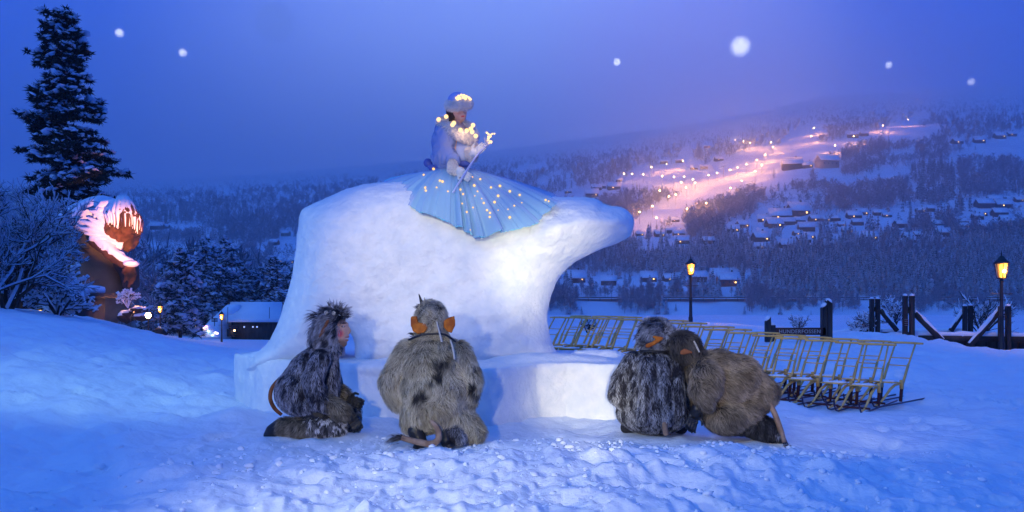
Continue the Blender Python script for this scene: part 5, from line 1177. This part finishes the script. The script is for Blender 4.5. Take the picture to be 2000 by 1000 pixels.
for i, (px, top, Y, s) in enumerate([(290, 462, 95, 1), (262, 480, 78, 1), (330, 470, 110, 1), (375, 480, 120, 1), (300, 510, 72, 1), (470, 485, 125, 1), (510, 500, 128, 1), (420, 500, 118, 1), (555, 540, 110, 1), (590, 530, 125, 1), (450, 540, 104, 1), (240, 500, 100, 1), (350, 530, 96, 1), (395, 530, 104, 1), (530, 550, 120, 1), (275, 540, 90, 1)]):
    x, zt = W(px, top, Y)[[0, 2]]; zb = ground_z(x, Y); hh = zt-zb
    put(FRM[i % 2], 'frosted_birch', (x, Y, zb), hh/(8.5), label='frosted leafless birch in the thicket between statue and building', cat='tree', group='frosted birches in the middle distance')
q = np.random.default_rng(77); n = 330; a = q.uniform(225, 640, n); Yq = q.uniform(97, 128, n); X_ = (a-HX)/F0*Yq; Zq = ground_base(X_, Yq)
v, f = fuse(FR, np.stack([X_, Yq, Zq], 1), q.uniform(.45, .85, n), 19); link('birch_thicket', mesh_np('birch_thicket', v, f), M_frost, label='dense frosted birch thicket behind the pines', cat='thicket', kind='stuff')

# ------------------------------------------------------------------ the giant crouching statue
Yt = 50.
S = thing('giant_statue', 'giant crouching troll statue with shaggy snow-covered hair lit orange', 'statue', W(200, 640, Yt))
M_stone = mat('mossy_concrete', (.10, .095, .06), .9, (.17, .155, .10), .8, bump=.9, bscale=2.0)
M_stone2 = mat('brown_concrete', (.12, .055, .034), .9, (.05, .03, .02), 2, bump=.8, bscale=4)
BODY = [(112, 520), (118, 470), (150, 450), (185, 455), (205, 470), (225, 500), (243, 520), (250, 545), (247, 570), (240, 600), (228, 622), (205, 650), (110, 650), (105, 580)]
V, F, _ = inflate(BODY, Yt, 2.6, 60, 2.5, voxel=.11, smooth=8, noise=lambda a, b: .45*fbm(a*.05, b*.02, 0, 91, 4)); part('body', V, F, M_stone, S, True)
BACK = [(122, 470), (122, 430), (132, 412), (160, 396), (190, 384), (212, 381), (232, 392), (238, 420), (222, 452), (205, 470), (188, 472), (170, 456), (150, 448), (135, 455)]
V, F, _ = inflate(BACK, Yt+.4, 2.4, 55, 2.5, voxel=.10, smooth=10); V += .03*fbm(V[:, 0]*1.2, V[:, 1]*1.2, V[:, 2]*1.2, 93, 2)[:, None]; part('snowy_back', V, F, M_roofsnow, S, True)
for pl in ([(135, 470), (139, 466), (160, 485), (176, 500), (172, 512), (158, 500), (146, 488)], [(141, 456), (145, 460), (160, 478), (175, 483), (173, 487), (158, 484)]):
    V, F, _ = inflate(pl, Yt-2.2, .5, 8, 1.5, voxel=.07, smooth=3); part('cloak_fold', V, F, M_stone, S, True)
b = Blob(); b.e(240, 445, Yt-.8, 30, 42, 1.5).e(246, 468, Yt-1.0, 22, 20, 1.1); b.c([(252, 470, Yt-1.2, 9), (250, 482, Yt-1.4, 7), (245, 489, Yt-1.4, 5)]).c([(228, 470, Yt-1.4, 8), (220, 488, Yt-1.3, 9)])
V, F, _ = b.skin(.10, 4); V[:, 1] += .22*fbm(V[:, 0]*2.4, V[:, 2]*1.6, 0, 96, 4); head = part('head', V, F, M_stone2, S, True)
# nose drooping past the face
b = Blob(); b.c([(256, 462, Yt-1.3, 8), (252, 476, Yt-1.6, 9), (247, 486, Yt-1.6, 7)]); V, F, _ = b.skin(.08, 3); part('nose', V, F, M_stone2, head, True)
# hair: thick locks falling from the crown, snow lying on them
LK = MB(); LS = MB(); q = np.random.default_rng(9)
for i in range(300):
    ex = q.uniform(203, 279); yb = np.interp(ex, [203, 215, 230, 250, 265, 279], [428, 446, 452, 448, 458, 466]); f_ = q.uniform(.45, 1.0); top = np.array([240+q.uniform(-9, 9), 391+q.uniform(-3, 5)])
    ey = 400+(yb-400)*f_; ex = 240+(ex-240)*(.80+.2*f_); a = (ex-240)/39.
    dep = Yt-.8-2.15*math.sqrt(max(0, 1-a*a*.85))*q.uniform(.85, 1.1)
    c0 = W(*top, Yt-.8); m1 = W(240+(ex-240)*.62, 393+18*a*a+q.uniform(0, 5), (Yt-.8+dep)/2-.45); mid = W(240+(ex-240)*.97, 402+14*a*a+(ey-402)*.4, dep-.1); e = W(ex, ey, dep)
    P_ = [c0, m1, mid, e]; r = .11+.08*q.random(); LK.tube(P_, [r, r, r*.85, .03], 5)
    if q.random() < .6: LS.tube([c0+(0, 0, .08), m1+(0, -.06, .10), mid+(0, -.10, .05), mid*.15+e*.85+(0, -.08, 0)], [r*.9, r*1.0, r*q.uniform(.3, 1.0), .02], 6)
LK.make('hair', M_stone2, head, True); LS.make('snow_on_hair', M_snow, head, True)
LK = MB()
for i, (x0, y0, x1, y1) in enumerate([(222, 398, 186, 410), (215, 408, 184, 424), (225, 460, 172, 425), (222, 462, 160, 432), (225, 466, 158, 446), (228, 470, 166, 456), (232, 474, 176, 468), (226, 450, 182, 414), (240, 480, 190, 476), (220, 430, 176, 412)]):
    a = W(x0, y0, Yt-1.8); e = W(x1, y1, Yt-1.9); LK.tube([a, (a+e)/2+(0, -.2, .15), e], [.28, .24, .07], 7)
LK.make('snowy_ruff', M_snow, S, True)
b = Blob(); b.c([(188, 470, Yt-1.6, 15), (212, 490, Yt-2.0, 14), (235, 510, Yt-2.3, 12), (252, 522, Yt-2.4, 11)]); V, F, _ = b.skin(.10, 4); V[:, 2] += .06*fbm(V[:, 0]*2, V[:, 1]*2, 0, 98, 2); arm = part('arm', V, F, M_stone2, S, True)
b = Blob(); b.c([(190, 464, Yt-1.7, 15), (214, 485, Yt-2.1, 13), (238, 505, Yt-2.4, 11), (256, 515, Yt-2.5, 9)]); V, F, _ = b.skin(.10, 3); V += .05*fbm(V[:, 0]*3, V[:, 1]*3, V[:, 2]*3, 99, 2)[:, None]; part('snow_on_arm', V, F, M_snow, arm, True)
b = Blob(); b.c([(254, 522, Yt-2.4, 11), (258, 538, Yt-2.4, 9)])
for i, (x0, y0, x1, y1) in enumerate([(262, 528, 263, 545), (258, 532, 258, 553), (253, 532, 251, 560), (247, 530, 243, 550)]): b.c([(x0, y0, Yt-2.6, 4), ((x0+x1)/2+2, (y0+y1)/2, Yt-2.8, 3.8), (x1, y1, Yt-2.6, 3)])
b.c([(248, 520, Yt-2.7, 4), (240, 532, Yt-2.9, 3.4)]); V, F, _ = b.skin(.07, 2); hd = part('hand', V, F, M_stone2, arm, True)
V_, F_ = ico(3); mb = MB(); mb.add(V_*np.array([.42, .5, .22])+W(256, 515, Yt-2.5), F_); mb.make('snow_on_hand', M_snow, hd, True)
V, F, _ = inflate([(228, 520), (240, 500), (262, 505), (266, 560), (248, 575), (244, 545)], Yt-.2, 1.2, 15, 2.5, voxel=.1, smooth=4); part('far_knee', V, F, M_wood_dark, S, True)
lamp('statue_spot', 'SPOT', W(300, 600, Yt-13), 17000, (1, .34, .13), target=tuple(W(240, 445, Yt-1)), size=20, blend=.8, radius=.2)
lamp('statue_foot_light', 'POINT', W(264, 590, Yt-4), 60, (1, .4, .12), radius=.2)
# snowy rocks, shrub and floodlight by its feet
mb = MB(); V_, F_ = ico(3)
for (px, py, rx, rz) in ((262, 612, 20, 10), (248, 618, 14, 12), (280, 618, 16, 9), (272, 606, 12, 8)):
    mb.add(V_*np.array([rx*.03, .8, rz*.03])*(1+.2*fbm(V_[:, 0]*2+px, V_[:, 1]*2, V_[:, 2]*2, 101, 2))[:, None]+W(px, py, 46), F_)
mb.make('snowy_rocks', mat_top('rock_with_snow', (.07, .05, .04), (.78, .82, .9), .2, .5, 2, .3), base=W(262, 625, 46), smooth=True, label='snow-covered rocks at the feet of the giant statue', cat='rocks')
shrub('frosted_shrub', 250, 606, 45, 1.3, 33, 'small snowy shrub lit orange at the statue foot', 'shrub', n0=6, depth=3, spread=.6, snow=1, minr=.018, trunk=.03)
FLp = W(290, 616, 43); S = thing('floodlight', 'glaring orange floodlight beside the giant statue', 'floodlight', FLp-(0, 0, .7))
mb = MB(); mb.tube([FLp-(0, 0, .9), FLp-(0, 0, .15)], .04, 6); mb.box(FLp+(0, .12, 0), (.30, .16, .30)); mb.make('housing', M_iron, S)
mb = MB(); mb.ball(FLp+(0, -.03, 0), (.155, .10, .155)); mb.make('lens', mat('flood_glow', (1, .7, .3), .5, emit=(1, .50, .16), estr=30), S, True)
lamp('flood_spill', 'POINT', (0, -.5, 1.1), 55, (1, .38, .12), radius=.15, parent=S)
S = thing('tripod', 'dark tripod standing in the snow left of the floodlight', 'tripod', W(257, 628, 42)); mb = MB(); t0 = W(257, 612, 42)
for dx, dy in ((-.28, 0), (.28, 0), (.02, -.25)): mb.tube([t0, W(257, 630, 42)+(dx, dy, 0)], .02, 5)
mb.make('legs', M_iron, S); mb = MB(); mb.box(t0+(0, 0, .06), (.2, .2, .1)); mb.make('head', M_iron, S)

# ------------------------------------------------------------------ low buildings
S = thing('log_shed', 'long dark log shed with a snowy roof below the leafless trees', 'shed', W(120, 630, 37))
a = W(0, 590, 37); b1 = W(138, 590, 37); mb = MB(); mb.box(((a[0]+b1[0])/2-1, 38.6, a[2]-.9), (b1[0]-a[0]+2, 3, 2.3)); mb.make('wall', M_wood_dark, S)
mb = MB()
for x in np.arange(a[0]-1.6, b1[0], .42): mb.tube([(x, 37.06, a[2]-2), (x, 37.06, a[2]+.2)], .09, 6)
mb.make('log_posts', M_bark, S, kind='stuff')
mb = MB(); V_ = []; c_ = ((a[0]+b1[0])/2-1, 38.6, a[2]+.32); mb.box(c_, (b1[0]-a[0]+2.8, 3.9, .22)); mb.make('roof', M_wood_dark, S)
mb = MB(); V_, F_ = ico(3); mb.add(np.sign(V_)*np.abs(V_)**.45*np.array([(b1[0]-a[0])/2+1.3, 1.9, .26])+np.array(c_)+(0, 0, .28), F_); mb.make('roof_snow', M_roofsnow, S, True)
for (px, py) in ((55, 606), (77, 608)): mb = MB(); mb.box(W(px, py, 36.93), (.13, .08, .10)); mb.make('window', M_litwin, S)
Yb = 86.
S = thing('building', 'dark building with a deep snow roof left of the snow bear', 'building', W(495, 655, Yb))
a = W(452, 627, Yb); b1 = W(545, 655, Yb); mb = MB(); mb.box(((a[0]+b1[0])/2, Yb+2.5, (a[2]+b1[2])/2-.5), (b1[0]-a[0], 5, a[2]-b1[2]+1)); mb.make('wall', M_wood_dark, S)
mb = MB(); p0 = W(446, 629, Yb); p1 = W(550, 629, Yb); q0 = W(452, 594, Yb+3.5); q1 = W(552, 594, Yb+3.5)
Vv = np.array([(p0[0], Yb-.6, p0[2]), (p1[0], Yb-.6, p1[2]), (q1[0], Yb+3.5, q1[2]), (q0[0], Yb+3.5, q0[2]), (p0[0], Yb-.6, p0[2]+.35), (p1[0], Yb-.6, p1[2]+.35), (q1[0], Yb+3.2, q1[2]+.25), (q0[0], Yb+3.2, q0[2]+.25), (p0[0], Yb+7, p0[2]), (p1[0], Yb+7, p1[2])])
mb.add(Vv, [(0, 1, 5, 4), (4, 5, 6, 7), (0, 4, 7, 3), (1, 2, 6, 5), (0, 3, 2, 1), (3, 8, 9, 2)]); mb.make('roof', M_roofsnow, S)
for px in (477, 494, 502): mb = MB(); mb.box(W(px, 638.5, Yb-.05), (.14, .08, .14)); mb.make('window', mat('pale_window', (.6, .7, .9), .5, emit=(.35, .5, .9), estr=.6) if px == 477 else MATS['pale_window'], S)
mb = MB(); mb.box(W(452, 650, Yb-.6), (.62, 1, .8)); mb.make('porch_box', M_wood_dark, S)
mb = MB(); mb.ball(W(458, 645.5, Yb-1.2), (.07,)*3); mb.make('door_lamp', M_flame, S)
V, F, _ = inflate([(386, 668), (398, 640), (412, 626), (436, 604), (446, 594), (470, 594), (475, 625), (455, 628), (454, 668)], Yb+2.0, 2.0, 22, 2., voxel=.16, smooth=8)
single('snow_bank', V, F, M_roofsnow, W(430, 660, Yb), True, label='steep bank of snow sloping down from the building roof', cat='snow bank')
for i, (px, y0, y1) in enumerate(((444.5, 600, 632), (415.5, 608, 622), (526, 600, 622), (401, 618, 636))):
    mb = MB(); mb.tube([W(px, y1, Yb-1.2), W(px+.5, y0, Yb-1.2)], .03, 5); mb.make('marker_pole', M_iron, base=W(px, y1, Yb-1.2), label=['thin dark pole at the left end of the snow roof', 'thin dark pole low on the sloping snow bank', 'thin dark pole at the right end of the snow roof', 'lowest thin dark pole on the snow bank edge'][i], cat='pole')
def board_sign(px, py, w, n, label, Y):
    S = thing('sign_post', label, 'sign', W(px, py+14, Y)); mb = MB(); mb.tube([W(px, py+14, Y), W(px, py-2, Y)], .04, 5); mb.make('post', M_iron, S)
    for k in range(n): mb = MB(); mb.box(W(px, py+k*4, Y-.08), (w, .05, .14)); mb.make('board', M_board, S)
board_sign(419, 623, .62, 2, 'small two-board sign on the snow bank', 82); board_sign(456, 637, .95, 2, 'double-board sign in front of the dark building', 82)
S = thing('lit_mound', 'small snow-covered mound glowing with coloured lights beside the lantern', 'snow mound', W(410, 656, 74))
V, F, _ = inflate([(392, 660), (394, 645), (404, 634), (412, 634), (418, 643), (427, 650), (428, 660)], 74, .7, 8, 1., voxel=.05, smooth=4); part('snow', V, F, M_snow, S, True)
for i, (px, py, cl_) in enumerate([(399, 641, (1, .55, .5)), (403, 638, (1, .45, .55)), (407, 647, (.4, 1, .8)), (421, 650, (1, .85, .55)), (415, 655, (.4, .8, 1)), (424, 651, (1, .7, .9))]):
    m = mat('coloured_glow', cl_, .5, emit=cl_, estr=2); mb = MB(); mb.ball(W(px, py, 73.1), (.13, .1, .10)); mb.make('lamp', m, S, True)
lamp('mound_light', 'POINT', (-.3, -1.6, 1.2), 7, (1, .6, .6), radius=.1, parent=S)
S = thing('log_shelter', 'low dark open log shelter with snow roof right of the left lantern', 'shelter', W(343, 645, 66))
mb = MB(); a = W(322, 626, 66); b1 = W(366, 626, 66); mb.box(((a[0]+b1[0])/2, 67, a[2]), (b1[0]-a[0], 2, .16)); mb.make('roof', M_wood_dark, S)
for px in (323, 334, 344, 354, 365): mb = MB(); mb.tube([W(px, 645, 66), W(px, 626, 66)], .07, 6); mb.make('post', M_wood_dark, S)
mb = MB(); mb.box(((a[0]+b1[0])/2, 67.8, a[2]-.45), (b1[0]-a[0]-.2, .1, .8)); mb.make('back_wall', M_wood_dark, S)
mb = MB(); V_, F_ = ico(3); mb.add(np.sign(V_)*np.abs(V_)**.5*np.array([(b1[0]-a[0])/2+.1, 1.1, .16])+np.array([(a[0]+b1[0])/2, 67, a[2]+.16]), F_); mb.make('roof_snow', M_snow, S, True)
S = thing('ground_lamp', 'tiny lit lamp on the ground left of the snow bank', 'lamp', W(380, 646, 72)); mb = MB(); mb.ball(W(380, 640, 72), (.13, .13, .16)); mb.make('bulb', M_flame, S); mb = MB(); mb.tube([W(380, 647, 72), W(380, 641, 72)], .04, 5); mb.make('stem', M_iron, S)

# ------------------------------------------------------------------ stars
M_star = star_mat('star_glow', (.92, .95, 1), STAR, 4.5); M_faint = star_mat('faint_star_glow', (.50, .66, 1), 1.0, 1.4)
for (px, py, r, m, lab) in [(233, 64, 9, M_star, 'leftmost small white star beside the tall pine top'), (357, 103, 9, M_star, 'small white star, second from the left'), (537, 45, 34, M_faint, 'large faint blurred star in the upper sky'), (1205, 121, 8, M_star, 'small white star right of the woman'), (1446, 91, 21, M_star, 'largest bright white star, upper right'), (1736, 127, 8, M_star, 'small white star high above the ski slope'), (1897, 160, 8, M_star, 'rightmost small white star over the hill')]:
    V_, F_ = ico(4); P_ = W(px, py, STARY); single('star', V_*(r*1.15*STARY/F0)+P_, F_, m, P_, True, label=lab, cat='star', group='stars in the sky')
for (px, py, lab) in ((595, 143, 'faint thin four-pointed star left of the woman'), (1500, 101, 'faint thin four-pointed star beside the largest star')):
    P_ = W(px, py, STARY); mb = MB()
    for k in range(4):
        a = k*pi/4+.25; d = np.array([math.cos(a), 0, math.sin(a)])*(9 if k % 2 == 0 else 5)*STARY/F0; mb.tube([P_-d, P_, P_+d], [.1, .45*STARY/F0, .1], 5)
    mb.make('sparkle_star', mat('sparkle', (.5, .6, 1), .5, emit=(.35, .45, 1), estr=1.1) if px < 600 else MATS['sparkle'], base=P_, label=lab, cat='star', group='stars in the sky')

# ------------------------------------------------------------------ haze
m = bpy.data.materials.new('haze'); m.use_nodes = True; t = m.node_tree; t.nodes.clear(); o = N(t, 'ShaderNodeOutputMaterial'); pv = N(t, 'ShaderNodeVolumePrincipled')
pv.inputs['Color'].default_value = HAZE_COL; pv.inputs['Density'].default_value = HAZE; pv.inputs['Anisotropy'].default_value = .7; t.links.new(pv.outputs[0], o.inputs['Volume'])
mb = MB(); mb.box((100, 7000, HTOP/2-4), (13400, 14600, HTOP+8)); mb.make('haze', m, kind='stuff', label='thin blue winter haze filling the valley', cat='haze')
